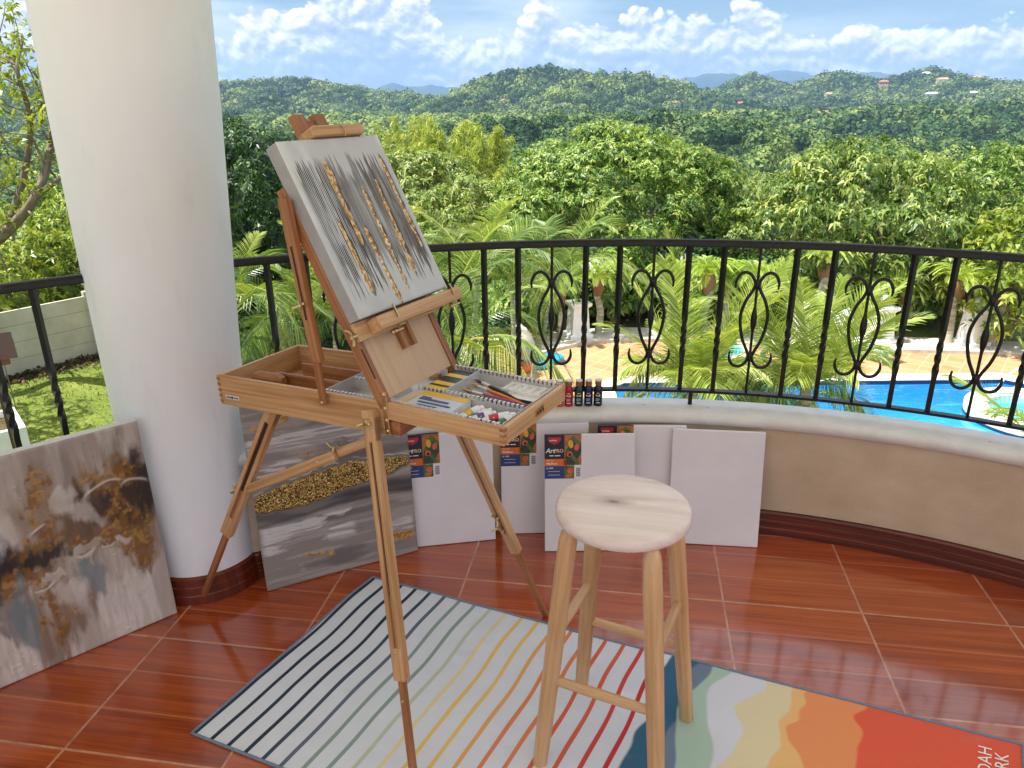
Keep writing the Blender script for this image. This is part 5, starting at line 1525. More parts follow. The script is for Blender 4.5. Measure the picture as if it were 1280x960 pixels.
# ================================================================== GARDEN
def P2(u, v, z=G0): q = gp(u, v, z); return (q[0], q[1])


# ---- stone tiled pool deck with a pale curved border
t = NT('deck_tile')
pos = t.n('NewGeometry').outputs['Position']; pr = t.map(pos, (1, 1, 1), (0, 0, R(38)))
br = t.n('TexBrick', offset=0.0); br.inputs['Scale'].default_value = 1.0; br.inputs['Brick Width'].default_value = .42; br.inputs['Row Height'].default_value = .42; br.inputs['Mortar Size'].default_value = .012
br.inputs['Color1'].default_value = lin4(178, 138, 98); br.inputs['Color2'].default_value = lin4(164, 122, 84); br.inputs['Mortar'].default_value = lin4(188, 164, 132); t.l(pr, br.inputs[0])
c = t.mix(t.ramp(t.noise(pos, 1.2, 5, .6), [(.35, 0.0), (.7, .4)]), br.outputs[0], lin4(192, 160, 122)); t.bsdf(c, .75, 0, .2, bump=br.outputs['Fac'], bstr=-.3, bdist=.01); M['deck'] = t.m
M['stone'] = (lambda t: (t.bsdf(t.ramp(t.noise(t.coord(), 6, 6, .7), [(.3, lin4(176, 166, 150)), (.7, lin4(216, 208, 192))]), .85, 0, .2, bump=t.noise(t.coord(), 30, 5), bstr=.4, bdist=.02), t.m)[1])(NT('pale_stone'))
M['soil'] = (lambda t: (t.bsdf(t.ramp(t.noise(t.coord(), 4, 6, .7), [(.3, lin4(62, 52, 38)), (.6, lin4(92, 84, 52)), (.75, lin4(84, 98, 46))]), .95, 0, .1), t.m)[1])(NT('planting_soil'))
edge_px = [(560, 520), (600, 492), (640, 474), (664, 452), (690, 441), (740, 431), (800, 428), (880, 430), (960, 434), (1040, 438), (1120, 441), (1200, 443), (1290, 446), (1400, 450), (1500, 456)]
E_in = np.array([P2(*p) for p in edge_px])
cen = np.array([7.0, 12.5])
E_in = bez([(x, y, 0) for x, y in E_in], 5)[:, :2]
nrm = unit(E_in - cen)
E_out = E_in + nrm * 1.25
deck_poly = [tuple(p) for p in E_in] + [(16.5, 6.0), (2.0, 6.0), (-1.5, 9.0)]
mb = MB(); mb.prism(deck_poly[::-1], G0 - .2, G0 + .012); tag(mb.build('pool_deck', M['deck']), 'tan stone tiles of the pool deck', 'deck', kind='structure')
mb = MB(); n_ = len(E_in)
V = [(p[0], p[1], G0 + .10) for p in E_in] + [(p[0], p[1], G0 + .10) for p in E_out] + [(p[0], p[1], G0 - .1) for p in E_in] + [(p[0], p[1], G0 - .1) for p in E_out]
F = []
for i in range(n_ - 1): F += [(i, i + 1, n_ + i + 1, n_ + i), (i, 2 * n_ + i, 2 * n_ + i + 1, i + 1), (n_ + i, n_ + i + 1, 3 * n_ + i + 1, 3 * n_ + i)]
mb.add(V, F); tag(mb.build('deck_border', M['stone']), 'pale raised stone border round the deck', 'border', kind='structure')
E_bed = E_in + nrm * 5.2
mb = MB(); V = [(p[0], p[1], G0 + .02) for p in E_out] + [(p[0], p[1], G0 + .02 ) for p in E_bed]
mb.add(V, [(i, i + 1, n_ + i + 1, n_ + i) for i in range(6, 48)]); tag(mb.build('planting_bed', M['soil']), 'planting bed behind the deck', 'bed', kind='structure')

mb = MB(); mb.prism([(-30, -30), (30, -30), (30, 1.5), (-30, 1.5)], G0 - .2, G0 + .012); tag(mb.build('bounce_paving', M['stone']), 'unseen pale paving added behind the balcony to cut green bounce light', 'paving', kind='structure')  # added out of view so the grass bounces less green onto the balcony

# ---- pool
t = NT('pool_water')
pos = t.n('NewGeometry').outputs['Position']; sx = t.n('SeparateXYZ'); t.l(pos, sx.inputs[0])
w1 = t.noise(t.map(pos, (1.1, 1.6, 1)), 1.6, 3, .5, .8)
dp = t.math('ADD', sx.outputs[1], t.math('MULTIPLY', t.math('SUBTRACT', w1, .5), 1.0))
c = t.ramp(t.math('DIVIDE', t.math('SUBTRACT', dp, 12.6), 3.4), [(0.0, lin4(52, 196, 208)), (.28, lin4(40, 178, 206)), (.44, lin4(36, 142, 190)), (1.0, lin4(26, 108, 168))])
c = t.mix(t.ramp(t.noise(t.map(pos, (.8, 3.2, 1)), 1.6, 4, .6, 1.2), [(.56, .0), (.70, .22)]), c, lin4(140, 208, 226))  # pale ripple highlights painted into the water colour
t.bsdf(c, .04, 0, .5, bump=t.noise(pos, 3.5, 3), bstr=.35, bdist=.05); M['water'] = t.m
t = NT('shallow_water'); pos = t.n('NewGeometry').outputs['Position']
t.bsdf(t.ramp(t.noise(pos, 2.5, 3), [(.3, lin4(60, 170, 176)), (.7, lin4(110, 204, 206))]), .05, 0, .5, bump=t.noise(pos, 5, 3), bstr=.12, bdist=.05); M['water2'] = t.m
PX0, PX1, PY0, PY1 = 2.35, 12.15, 8.6, 16.75
M['pool_rim'] = simple('pool_coping', lin4(226, 214, 192), .6, scale=8)
M['pool_tile'] = simple('pool_band_tile', lin4(28, 52, 96), .2)
pool = [(PX0, PY1 - .3), (PX0 + .3, PY1), (PX1 - .5, PY1), (PX1, PY1 - .5), (PX1, PY0), (PX0, PY0)]
mb = MB(); mb.prism(pool[::-1], G0 - .3, G0 + .016); wt = mb.build('pool_water', M['water']); tag(wt, 'clear blue water of the swimming pool', 'water', kind='structure')
root = empty('swimming_pool', (7, 13, G0)); tag(root, 'swimming pool rim of pale stone around the blue water', 'pool')


def ring(mb, poly, w_in, w_out, z0, z1):
    P = np.array(poly); n = len(P)
    d1 = unit(P - np.roll(P, 1, 0)); d2 = unit(np.roll(P, -1, 0) - P); nn = unit(np.stack([-(d1 + d2)[:, 1], (d1 + d2)[:, 0]], 1))
    area = np.sum(P[:, 0] * np.roll(P[:, 1], -1) - np.roll(P[:, 0], -1) * P[:, 1]); nn = -nn if area > 0 else nn
    k = 1 / np.maximum(.6, np.abs((nn * np.stack([-d1[:, 1], d1[:, 0]], 1)).sum(1)))[:, None]
    A, B = P + nn * w_in * k, P + nn * w_out * k
    V = [(x, y, z0) for x, y in A] + [(x, y, z1) for x, y in A] + [(x, y, z1) for x, y in B] + [(x, y, z0) for x, y in B]
    F = []
    for i in range(n):
        j = (i + 1) % n
        for q in range(3): F.append((q * n + i, q * n + j, (q + 1) * n + j, (q + 1) * n + i))
    mb.add(V, F)


mb = MB(); ring(mb, pool, -.02, .42, G0 - .02, G0 + .12); part(mb, 'coping', M['pool_rim'], root)
mb = MB(); ring(mb, pool, -.035, -.021, G0 - .02, G0 + .105); part(mb, 'tile_band', M['pool_tile'], root)
# round spa beside the pool
sc0 = np.array(P2(1292, 525)); SR = 1.32
spa = empty('round_spa', (sc0[0], sc0[1], G0)); tag(spa, 'round whirlpool basin with broad pale rim at the right end of the pool', 'spa')
mb = MB(); mb.lathe([(SR, .0), (SR, .20), (SR - .03, .23), (SR - .42, .23), (SR - .45, .20), (SR - .45, .0)], (sc0[0], sc0[1], G0 + .02), 56, cap=False); part(mb, 'rim', M['pool_rim'], spa, smooth=40)
mb = MB(); mb.lathe([(.001, .12), (SR - .44, .12)], (sc0[0], sc0[1], G0 + .02), 48, cap=False); part(mb, 'spa_water', M['water2'], spa)
mb = MB(); mb.lathe([(SR + .006, .0), (SR + .006, .06)], (sc0[0], sc0[1], G0 + .02), 56, cap=False); part(mb, 'tile_band', M['pool_tile'], spa)
kp = np.array(P2(884, 431)); kid = empty('paddling_pool', (kp[0], kp[1], G0)); tag(kid, 'small shallow turquoise basin in the deck behind the pool palms', 'basin')
mb = MB(); mb.lathe([(.95, .0), (.95, .10), (.80, .10), (.80, .0)], (kp[0], kp[1] - .6, G0 + .015), 40, cap=False); part(mb, 'rim', M['pool_rim'], kid)
mb = MB(); mb.lathe([(.001, .05), (.81, .05)], (kp[0], kp[1] - .6, G0 + .015), 40, cap=False); part(mb, 'basin_water', M['water2'], kid)
# chrome grab rail
hr = P2(1268, 503); q = np.array([hr[0], hr[1] - .1, G0])
root = empty('pool_handrail', q); tag(root, 'curved chrome grab rail at the pool corner beside the spa', 'handrail')
for dx in (0, .5):
    mb = MB(); mb.tube(bez([q + np.array([-.55 + dx, dx * .3, -.2]), q + np.array([-.5 + dx, dx * .3, .45]), q + np.array([-.1 + dx, dx * .3, .85]), q + np.array([.35 + dx, dx * .3, .45]), q + np.array([.45 + dx, dx * .3, 0])], 6), .025, 8); part(mb, 'rail_tube', M['steel'], root, smooth=60)

# ---- white pedestals with a ball or a lamp
M['ped'] = simple('white_pedestal', lin4(232, 230, 226), .7, scale=4)
M['lamp'] = simple('lamp_metal', lin4(52, 52, 56), .4, .6)


def pedestal(u, v, top, label):
    p = P2(u, v); z = G0 + .10
    root = empty('white_pedestal', (p[0], p[1], z), .3); tag(root, label, 'pedestal', 'white pedestals on the deck border')
    mb = MB()
    a_ = [(.34, 0), (.34, .10), (.27, .12), (.22, .85), (.30, .92), (.30, 1.0)]
    for k in range(len(a_) - 1):
        pass
    V = []; F = []
    for k, (r_, z_) in enumerate(a_): V += [(r_ * sx_, r_ * sy_, z_) for sx_, sy_ in ((-1, -1), (1, -1), (1, 1), (-1, 1))]
    for k in range(len(a_) - 1): F += [(k * 4 + i, k * 4 + (i + 1) % 4, k * 4 + 4 + (i + 1) % 4, k * 4 + 4 + i) for i in range(4)]
    F += [(len(a_) * 4 - 4, len(a_) * 4 - 3, len(a_) * 4 - 2, len(a_) * 4 - 1)]
    mb.add(V, F); mb.build('shaft', M['ped'], root, bevel=.012)
    if top == 'ball':
        mb = MB(); mb.lathe([(.05, 1.0), (.07, 1.04), (.05, 1.06)] + [(max(.001, .13 * math.sin(t_)), 1.18 - .13 * math.cos(t_)) for t_ in np.linspace(.4, PI, 10)], seg=20); mb.build('ball', M['ped'], root, smooth=50)
    else:
        mb = MB(); mb.lathe([(.06, 1.0), (.06, 1.03), (.02, 1.05), (.02, 1.16), (.07, 1.2), (.08, 1.32), (.03, 1.38), (.001, 1.4)], seg=12); mb.build('garden_lamp', M['lamp'], root, smooth=40)


pedestal(722, 424, 'lamp', 'white pedestal with small dark lamp left of the palms by the pool')
pedestal(996, 429, 'lamp', 'white pedestal with small lamp behind the palm crown, left of the lounger')
pedestal(1097, 431, 'ball', 'white pedestal with ball on top, right beside the lounger')
pedestal(1212, 434, 'ball', 'white pedestal with ball on top, in front of the open lawn at right')

# ---- lounge chair of white mesh
p = P2(1082, 446); lo = empty('sun_lounger', (p[0], p[1], G0 + .01), R(-62)); tag(lo, 'white mesh sun lounger with raised back on the deck border', 'lounger')
MW = simple('lounger_frame', lin4(236, 236, 236), .4)
t = NT('lounger_mesh'); ck = t.n('TexChecker'); ck.inputs['Scale'].default_value = 34; t.l(t.coord('Object'), ck.inputs[0]); t.bsdf(t.mix(ck.outputs['Fac'], lin4(236, 236, 236), lin4(206, 208, 210)), .6); M['lmesh'] = t.m
mb = MB(); mb.box((.15, 0, .36), (1.25, .62, .03)); mb.build('seat', M['lmesh'], lo, bevel=.01)
mb = MB(); mb.bar((-.50, 0, .37), (-.98, 0, 1.02), .62, .03, (0, 1, 0)); mb.build('backrest', M['lmesh'], lo, bevel=.01)
for sg in (-1, 1):
    mb = MB(); mb.tube([(.80, sg * .33, .35), (-.5, sg * .33, .35), (-1.0, sg * .33, 1.05)], .022, 8); mb.build('side_frame', MW, lo)
    for x in (.65, -.35): mb = MB(); mb.tube([(x, sg * .32, .35), (x + .05, sg * .32, 0)], .02, 8); mb.build('leg', MW, lo)

# ---- things on the deck at the left
p = P2(668, 459)
fl_ = empty('pool_float', (p[0], p[1], G0 + .012), .5); tag(fl_, 'orange and blue inflatable float lying on the deck under the palms', 'pool float')
MO, MBl = simple('float_orange', lin4(232, 84, 40), .35), simple('float_blue', lin4(24, 160, 206), .35)
for (x, y, rr_, mt, nm) in ((-.45, 0, .30, MO, 'orange_cushion'), (.12, .05, .33, MBl, 'blue_cushion'), (.62, .12, .22, MBl, 'blue_headrest')):
    mb = MB(); mb.lathe([(.001, 0)] + [(rr_ + .085 * math.sin(a_), .085 - .085 * math.cos(a_)) for a_ in np.linspace(.3, PI - .3, 9)] + [(.001, .15)], (x, y, 0), 26, cap=False); mb.build(nm, mt, fl_, smooth=50)
p = P2(650, 462); rk = np.random.default_rng(3)
d_ = rdir(1, rk)
V = []; F = []
nu, nv = 18, 12
for j in range(nv + 1):
    for i in range(nu):
        th_, ph_ = PI * j / nv, 2 * PI * i / nu
        dx, dy, dz = math.sin(th_) * math.cos(ph_), math.sin(th_) * math.sin(ph_), math.cos(th_)
        f_ = .75 + .5 * float(fbm(np.array([dx * 1.6 + 4]), np.array([dy * 1.6 + 2]), np.array([dz * 1.6]), o=4, seed=9)[0])
        V.append((.48 * dx * f_, .42 * dy * f_, .52 + .62 * dz * f_))
F = [(j * nu + i, (j + 1) * nu + i, (j + 1) * nu + (i + 1) % nu, j * nu + (i + 1) % nu) for j in range(nv) for i in range(nu)]
mb = MB(); mb.add(V, F); ro = mb.build('garden_rock', M['stone'], None, smooth=60); ro.location = (p[0] - .1, p[1] + .3, G0); tag(ro, 'rough white rock under the palms at the left end of the deck', 'rock')

# ---- precast garden wall at the far left
A, B = np.array([-12.95, 17.3]), np.array([-11.25, 19.55]); dw = (B - A) / np.linalg.norm(B - A)
t = NT('precast_concrete'); pos = t.n('NewGeometry').outputs['Position']; sx = t.n('SeparateXYZ'); t.l(pos, sx.inputs[0])
jz = t.math('FRACT', t.math('DIVIDE', t.math('SUBTRACT', sx.outputs[2], G0), .425)); jm = t.ramp(t.math('MINIMUM', jz, t.math('SUBTRACT', 1.0, jz)), [(.012, 1.0), (.03, 0.0)])
c = t.ramp(t.noise(pos, 1.4, 6, .65), [(.3, lin4(176, 170, 148)), (.7, lin4(206, 200, 180))]); c = t.mix(t.math('MULTIPLY', jm, .55), c, lin4(112, 106, 92)); t.bsdf(c, .85, 0, .2, bump=jm, bstr=-.4, bdist=.02); M['precast'] = t.m
root = empty('garden_wall', (A[0], A[1], G0)); tag(root, 'pale precast concrete garden wall between lawn and trees left of the column', 'wall')
corner = B + dw * .0
side = np.array([dw[1], -dw[0]])
for k, (p0, p1) in enumerate(((B - dw * 2.75, B), (B - dw * 5.5, B - dw * 2.75), (B - dw * 8.25, B - dw * 5.5), (B, B + side * 2.2))):
    d_ = (p1 - p0) / np.linalg.norm(p1 - p0)
    a3, b3 = np.append(p0 + d_ * .07, G0 + .80), np.append(p1 - d_ * .07, G0 + .80)
    mb = MB(); mb.bar(a3, b3, 1.70 if k < 3 else 1.62, .07, (0, 0, 1)); part(mb, 'wall_panel', M['precast'], root)
for k in range(4):
    q = B - dw * 2.75 * k; mb = MB(); mb.box((q[0], q[1], G0 + .85), (.15, .15, 1.86), ((dw[0], dw[1], 0), (-dw[1], dw[0], 0), (0, 0, 1))); part(mb, 'wall_post', M['precast'], root, bevel=.01)
# small tiled shelter, white planter and hook stand at the left edge
p = np.array(gy(-72, 470, 10.6)); sh = empty('garden_shelter', (p[0], p[1], G0), R(35)); tag(sh, 'dark wooden shelter with a low brown roof at the left edge of the lawn', 'shelter')
hr_ = gy(8, 436, 10.6)[2] - G0
DW = simple('dark_timber', lin4(66, 46, 36), .7)
for x in (-.75, .75):
    for y in (-.6, .6): mb = MB(); mb.box((x * .9, y * .9, hr_ / 2 - .1), (.11, .11, hr_ - .2)); mb.build('post', DW, sh, bevel=.01)
mb = MB(); mb.box((0, 0, hr_ - .16), (1.75, 1.45, .10)); mb.build('beam', simple('beam_brown', lin4(112, 66, 44), .6), sh, bevel=.01)
mb = MB(); mb.add([(-.98, -.82, hr_ - .10), (.98, -.82, hr_ - .10), (.98, .82, hr_ - .10), (-.98, .82, hr_ - .10), (0, 0, hr_ + .10)], [(0, 1, 4), (1, 2, 4), (2, 3, 4), (3, 0, 4), (3, 2, 1, 0)]); mb.build('roof', simple('roof_brown_tile', lin4(46, 34, 29), .95, 0.0, .1, var=.12), sh)
p = np.array(gp(-8, 590, G0 + .0)); p[2] = G0
pl2 = empty('white_planter', p, R(40)); tag(pl2, 'square white concrete planter at the foot of the lawn, left edge', 'planter')
mb = MB(); ring(mb, [(-.62, -.62), (.62, -.62), (.62, .62), (-.62, .62)], -.09, .0, 0.0, .95); mb.build('planter_body', M['ped'], pl2, bevel=.008)
mb = MB(); mb.box((0, 0, .80), (1.04, 1.04, .05)); mb.build('planter_soil', M['soil'], pl2)
b_ = np.array(gp(29, 545, G0)); b_[2] = G0; t_ = gy(22, 436, b_[1])
hk = empty('hook_stand', b_); tag(hk, 'thin bent metal hook stand on the lawn beside the planter', 'hook stand')
mb = MB(); hz_ = t_[2] - G0; mb.tube(bez([(0, 0, 0), (.0, 0, hz_ * .6), (-.02, 0, hz_ - .03), (-.06, 0, hz_), (-.24, 0, hz_ + .01)], 6), .011, 6); mb.build('rod', simple('rod_grey', lin4(110, 110, 108), .5, .5), hk, smooth=60)

# ---------------------------------------------------------------- palms
def frond_mesh(name, length, rise, arch, nleaf, ll, lw, droop, mat, seed, vee=.5, clump=0.0, t0=.12):
    # feather leaf growing along +X from the origin
    r = np.random.default_rng(seed); s = np.linspace(0, 1, 22)
    Xr = length * (s - .12 * s ** 3 * arch); Zr = length * (rise * s - arch * s ** 2.2)
    C = np.stack([Xr, .03 * length * np.sin(s * 3 + seed), Zr], 1)
    T = unit(np.gradient(C, axis=0)); V = []; vv = []
    for i in range(nleaf):
        f_ = t0 + (1 - t0) * (i / (nleaf - 1)) ** .95
        p = np.array([np.interp(f_, s, C[:, k]) for k in range(3)]); tg = unit(np.array([np.interp(f_, s, T[:, k]) for k in range(3)]))
        sd = unit(np.cross(tg, [0, 0, 1.0])); up = np.cross(sd, tg)
        L = ll * (math.sin(PI * min(1, .16 + .80 * f_)) ** .7 + .12) * r.uniform(.88, 1.1)
        for sg in (-1, 1):
            fw = .55 + .75 * f_ + r.normal() * .06
            d = unit(sd * sg * 1.0 + tg * fw + up * (vee + clump * r.normal()))
            a = p; b = p + d * L * .5 - np.array([0, 0, droop * L * .12]); e_ = p + d * L * .98 - np.array([0, 0, droop * L * .75])
            wv_ = unit(np.cross(d, up * .7 + sd * sg * .5)) * lw
            V += [a - wv_ * .25, a + wv_ * .25, b + wv_ * .5, b - wv_ * .5, b - wv_ * .5, b + wv_ * .5, e_ + wv_ * .06, e_ - wv_ * .06]
            q = np.clip(.5 + .2 * r.normal() + .12 * (f_ - .5), 0, 1); vv += [q, q]
    V = np.array(V); vv = np.array(vv)
    # midrib as a thin four-sided strip
    for i in range(21):
        w_ = .016 * (1 - s[i]) + .003; w2 = .016 * (1 - s[i + 1]) + .003; sd = unit(np.cross(T[i], [0, 0, 1.0]))
        V = np.concatenate([V, [C[i] - sd * w_, C[i + 1] - sd * w2, C[i + 1] + np.array([0, 0, w2 * 1.4]), C[i] + np.array([0, 0, w_ * 1.4])], [C[i] + np.array([0, 0, w_ * 1.4]), C[i + 1] + np.array([0, 0, w2 * 1.4]), C[i + 1] + sd * w2, C[i] + sd * w_]]); vv = np.append(vv, [.85, .85])
    return quads_mesh(name, V, vv, mat)


ARE = [frond_mesh('frond', 2.0, .95, .95, 40, .60, .024, .55, F_PALM, 1, .45), frond_mesh('frond', 1.9, 1.25, .80, 46, .58, .024, .40, F_PALM, 2, .5), frond_mesh('frond', 2.1, .70, 1.05, 48, .62, .024, .85, F_PALM, 3, .35), frond_mesh('frond', 1.7, 1.5, .6, 42, .55, .024, .35, F_PALM_B, 4, .55)]
COC = [frond_mesh('frond', 1.75, 1.0, .75, 56, .62, .026, .45, F_PALM_B, 5, .30, .1), frond_mesh('frond', 1.7, 1.45, .55, 56, .60, .026, .30, F_PALM_B, 6, .35, .12), frond_mesh('frond', 1.8, .62, .95, 56, .64, .026, .8, F_PALM, 7, .2, .1), frond_mesh('frond', 1.55, 1.8, .4, 50, .56, .026, .25, F_PALM_B, 8, .4, .12)]
DRYF = frond_mesh('frond', 2.0, .5, 1.1, 38, .6, .032, .9, F_DRY, 9, .2)


def palm(label, u, v, y, nf, kinds, scale, seed, stems=1, lean=(0, 0), group=None, cat='palm', low=0, dry=None, name='feather_palm', tr=.055, spread=.16):
    # (u, v) where the heart of the crown shows, y its distance
    r = np.random.default_rng(seed); c0 = np.array(gy(u, v, y)); gz = float(terr(c0[0], c0[1])) if False else G0
    root = empty(name, (c0[0] + lean[0], c0[1] + lean[1], gz)); tag(root, label, cat, group)
    hz = c0[2] - gz
    for k in range(stems):
        an = r.uniform(0, 6.28); off = np.array([math.cos(an), math.sin(an), 0]) * (spread * 2.2 if stems > 1 else 0); offb = off * .35
        top = np.array([-lean[0], -lean[1], hz * (1 - .12 * k / max(1, stems))]) + off * 1.3
        mb = MB(); P = bez([offb, (offb + top) / 2 + off * .25 + r.normal(size=3) * .04, top], 10); nn_ = len(P)
        mb.tube(P, tr * (1.25 - .5 * np.linspace(0, 1, nn_)) * (1 + .08 * np.sin(np.arange(nn_) * 2.1)), 9); mb.build('trunk', M['palm_bark'], root, smooth=60)
        per = max(4, nf // stems)
        for j in range(per):
            me_ = kinds[(j + k) % len(kinds)] if not (dry is not None and j == dry and k == 0) else DRYF
            o = link('frond', me_, root, tuple(top + np.array([0, 0, -.06 * (j % 3)])), 2 * PI * (j + r.uniform(-.3, .3)) / per + k * 1.1 + seed, scale * r.uniform(.8, 1.12))
            o.rotation_euler = (r.normal() * .12, r.normal() * .16 + low, o.rotation_euler[2])
    return root


GA = 'slender feather palms behind the railing'
palm('leaning feather palm just right of the white column, arching fronds below the mango tree', 316, 372, 12.0, 14, ARE, .82, 1, 2, (.25, 0), GA)
palm('clump of feather palms with three pale stems seen behind the easel strut', 352, 402, 12.6, 15, ARE, .72, 2, 3, (.1, 0), GA)
palm('feather palm behind the easel painting, its fronds rising over the handrail', 566, 352, 12.0, 16, ARE, .86, 3, 2, (0, .2), GA)
palm('low feather palm with one yellowing frond beside the drawer of the easel', 575, 432, 10.4, 13, [ARE[0], ARE[2], ARE[1]], .85, 4, 1, (.1, .1), GA, dry=3)
palm('feather palm with a long pale leaning trunk at the left end of the deck', 698, 345, 14.0, 11, ARE, .85, 5, 1, (-.75, -.3), GA)
palm('slim feather palm left of the leaning trunk palm', 640, 352, 14.6, 11, ARE, .78, 6, 1, (-.1, 0), GA)
palm('short feather palm hidden partly behind the painting on the easel', 440, 380, 14.0, 12, ARE, .9, 7, 2, (0, 0), GA)
palm('feather palm in the shade of the trees at left, crown level with the handrail', 505, 330, 15.5, 12, ARE, .85, 8, 2, (0, 0), GA)
GB = 'bushy young palms at the pool'
palm('bushy young palm at the left pool edge in front of the water', 866, 486, 8.9, 30, COC, .70, 11, 1, (0, 0), GB, low=-.06, tr=.09)
palm('bushy young palm at the pool, between two railing scrolls on the right', 1008, 484, 9.0, 32, COC, .68, 12, 1, (0, 0), GB, low=-.04, tr=.09)
palm('young palm at the right frame edge beside the spa', 1330, 580, 8.0, 18, COC, .66, 13, 1, (0, 0), GB, tr=.08)
palm('low palm with drooping fronds between the two bushy pool palms', 935, 500, 9.6, 14, [COC[0], COC[2]], .60, 14, 1, (0, 0), GB, tr=.07)

# pygmy date palms round the deck: one fine crown, copied
PYG = [frond_mesh('f', 1.05, 1.0, .95, 34, .24, .018, .3, F_PYG, 20 + k, .4) for k in range(3)]
VV, CC = [], []
r = np.random.default_rng(8)
for j in range(34):
    me_ = PYG[j % 3]; n_ = len(me_.vertices); co_ = np.zeros(n_ * 3, np.float32); me_.vertices.foreach_get('co', co_); V = co_.reshape(-1, 3) * r.uniform(.8, 1.1)
    vq = np.zeros(n_, np.float32); me_.attributes['v'].data.foreach_get('value', vq)
    a_ = 2 * PI * j / 34 * 5.2 + r.normal() * .1; tl = r.uniform(-.55, .35); c_, s_ = math.cos(tl), math.sin(tl)
    V = V @ np.array([[c_, 0, s_], [0, 1, 0], [-s_, 0, c_]]).T; c_, s_ = math.cos(a_), math.sin(a_); V = V @ np.array([[c_, -s_, 0], [s_, c_, 0], [0, 0, 1]]).T
    VV.append(V); CC.append(vq[::4])
pyc = quads_mesh('crown', np.concatenate(VV), np.concatenate(CC), F_PYG)
mb = MB(); P = bez([(0, 0, -.05), (.06, .02, .45), (-.02, .03, .8), (0, 0, 1.1)], 8); mb.tube(P, np.linspace(.08, .055, len(P)), 9)
tk = mb.build('trunk', M['palm_bark'], None, smooth=60); tkm = tk.data; bpy.data.objects.remove(tk)
mb = MB(); mb.lathe([(.06, .78), (.11, .9), (.13, 1.02), (.10, 1.12), (.03, 1.16)], seg=10); tk = mb.build('fibre_sleeve', M['fibre'], None, smooth=60); fbm_ = tk.data; bpy.data.objects.remove(tk)
PYL = [(746, 421, 1.55, 'small date palm beside the left white pedestal'), (838, 420, 1.5, 'small date palm behind the left bushy pool palm, darker side'), (880, 424, 1.65, 'small date palm in the middle of the row behind the pool'), (902, 418, 1.4, 'shorter date palm squeezed in behind the middle one'),
       (938, 424, 1.55, 'small date palm left of the lamp pedestal'), (1021, 418, 1.95, 'tallest of the small date palms, right of the lamp pedestal'), (1090, 424, 1.25, 'small date palm leaning over the lounger'), (1122, 418, 1.15, 'low date palm right of the ball pedestal'), (1184, 432, 1.6, 'small date palm with bent trunk at the edge of the open lawn'), (1240, 436, 1.5, 'small date palm at the right by the lawn pedestal'), (700, 428, 1.3, 'small date palm in the shade left of the left pedestal')]
for i, (u, v, s, lab) in enumerate(PYL):
    p = P2(u, v); root = empty('date_palm', (p[0], p[1], G0), i * 1.7); tag(root, lab, 'palm', 'small date palms round the deck')
    link('trunk', tkm, root, None, None, (s * .9, s * .9, s)); link('fibre_sleeve', fbm_, root, None, None, (s * .9, s * .9, s)); link('crown', pyc, root, (0, 0, 1.08 * s), 0, .72 * s ** .5)

# ---------------------------------------------------------------- garden trees
def at(u, v, y): q = gy(u, v, y); return (q[0], q[1], q[2])


def bytop(u, vtop, y, rz):
    q = gy(u, vtop, y); return (q[0], q[1], q[2] - rz)


tree('mango_tree', 'great round mango tree with dense bright crown in the middle of the garden', bytop(775, 150, 27, 3.2), G0 - .6, 4.85, 4.2, 3.4, 17000, 8, .155, .34, F_LEAF, 31, lump=.30, inner=.10, low=-.75, trunk=.35, droop=.3, freq=2.4, clump=640, cr=.50)
tree('broadleaf_tree', 'airy broad leaved tree with visible branches at the right behind the deck', bytop(1096, 158, 23, 3.0), G0 - .3, 4.1, 3.4, 3.2, 4200, 7, .185, .42, F_LIGHT, 32, lump=.42, inner=.40, low=-.8, trunk=.20, droop=.45, nl=14, freq=2.8, clump=330, cr=.46)
tree('mango_tree', 'dark leaved mango tree directly right of the white column', bytop(270, 138, 19, 2.3), G0, 2.15, 2.2, 2.5, 2600, 9, .19, .28, F_DARK, 33, clump=200, cr=.4, lump=.36, inner=.15, low=-.8, trunk=.22, droop=.35)
tree('bushy_tree', 'yellow green bushy tree between easel painting and great mango tree', bytop(585, 216, 30, 2.6), G0 - .5, 3.4, 3.0, 2.9, 3600, 8, .21, .32, F_LIGHT, 34, clump=300, cr=.5, lump=.4, inner=.2, low=-.8)
tree('bushy_tree', 'bushy light green tree peeping over the painting on the easel', bytop(520, 180, 38, 2.6), G0 - 1.5, 3.6, 3.2, 2.8, 3000, 8, .24, .32, F_LIGHT, 35, clump=300, cr=.5, lump=.4, inner=.2, low=-.8)
tree('bushy_tree', 'pale green tree behind the left mango, below the hazy left hill', bytop(382, 178, 40, 2.4), G0 - 1.5, 4.2, 3.0, 2.6, 3000, 8, .24, .32, F_LIGHT, 36, clump=300, cr=.5, lump=.4, inner=.2, low=-.8)
tree('bushy_tree', 'round shrubby tree left of the leaning palm trunk, behind the palms', bytop(470, 262, 24, 2.4), G0, 3.0, 2.4, 2.6, 1800, 8, .24, .32, F_LEAF, 37, lump=.4, inner=.2, low=-.8)
tree('bushy_tree', 'shaded tree behind the feather palms close to the column', bytop(340, 265, 22, 2.2), G0, 2.2, 2.0, 2.4, 1500, 8, .22, .32, F_DARK, 38, lump=.4, inner=.2, low=-.85)
tree('bushy_tree', 'low light green tree at the right edge behind the spa', bytop(1290, 262, 20, 1.9), G0, 2.3, 2.0, 2.1, 900, 8, .22, .36, F_YEL, 39, lump=.42, inner=.4, low=-.8, trunk=.10, nl=12)
tree('bushy_tree', 'pale half bare tree in the gap right of the great mango', bytop(942, 200, 42, 2.4), G0 - 2, 1.9, 2.0, 2.6, 420, 7, .26, .25, F_LIGHT, 40, lump=.4, inner=.5, low=-.8, trunk=.14, nl=16)
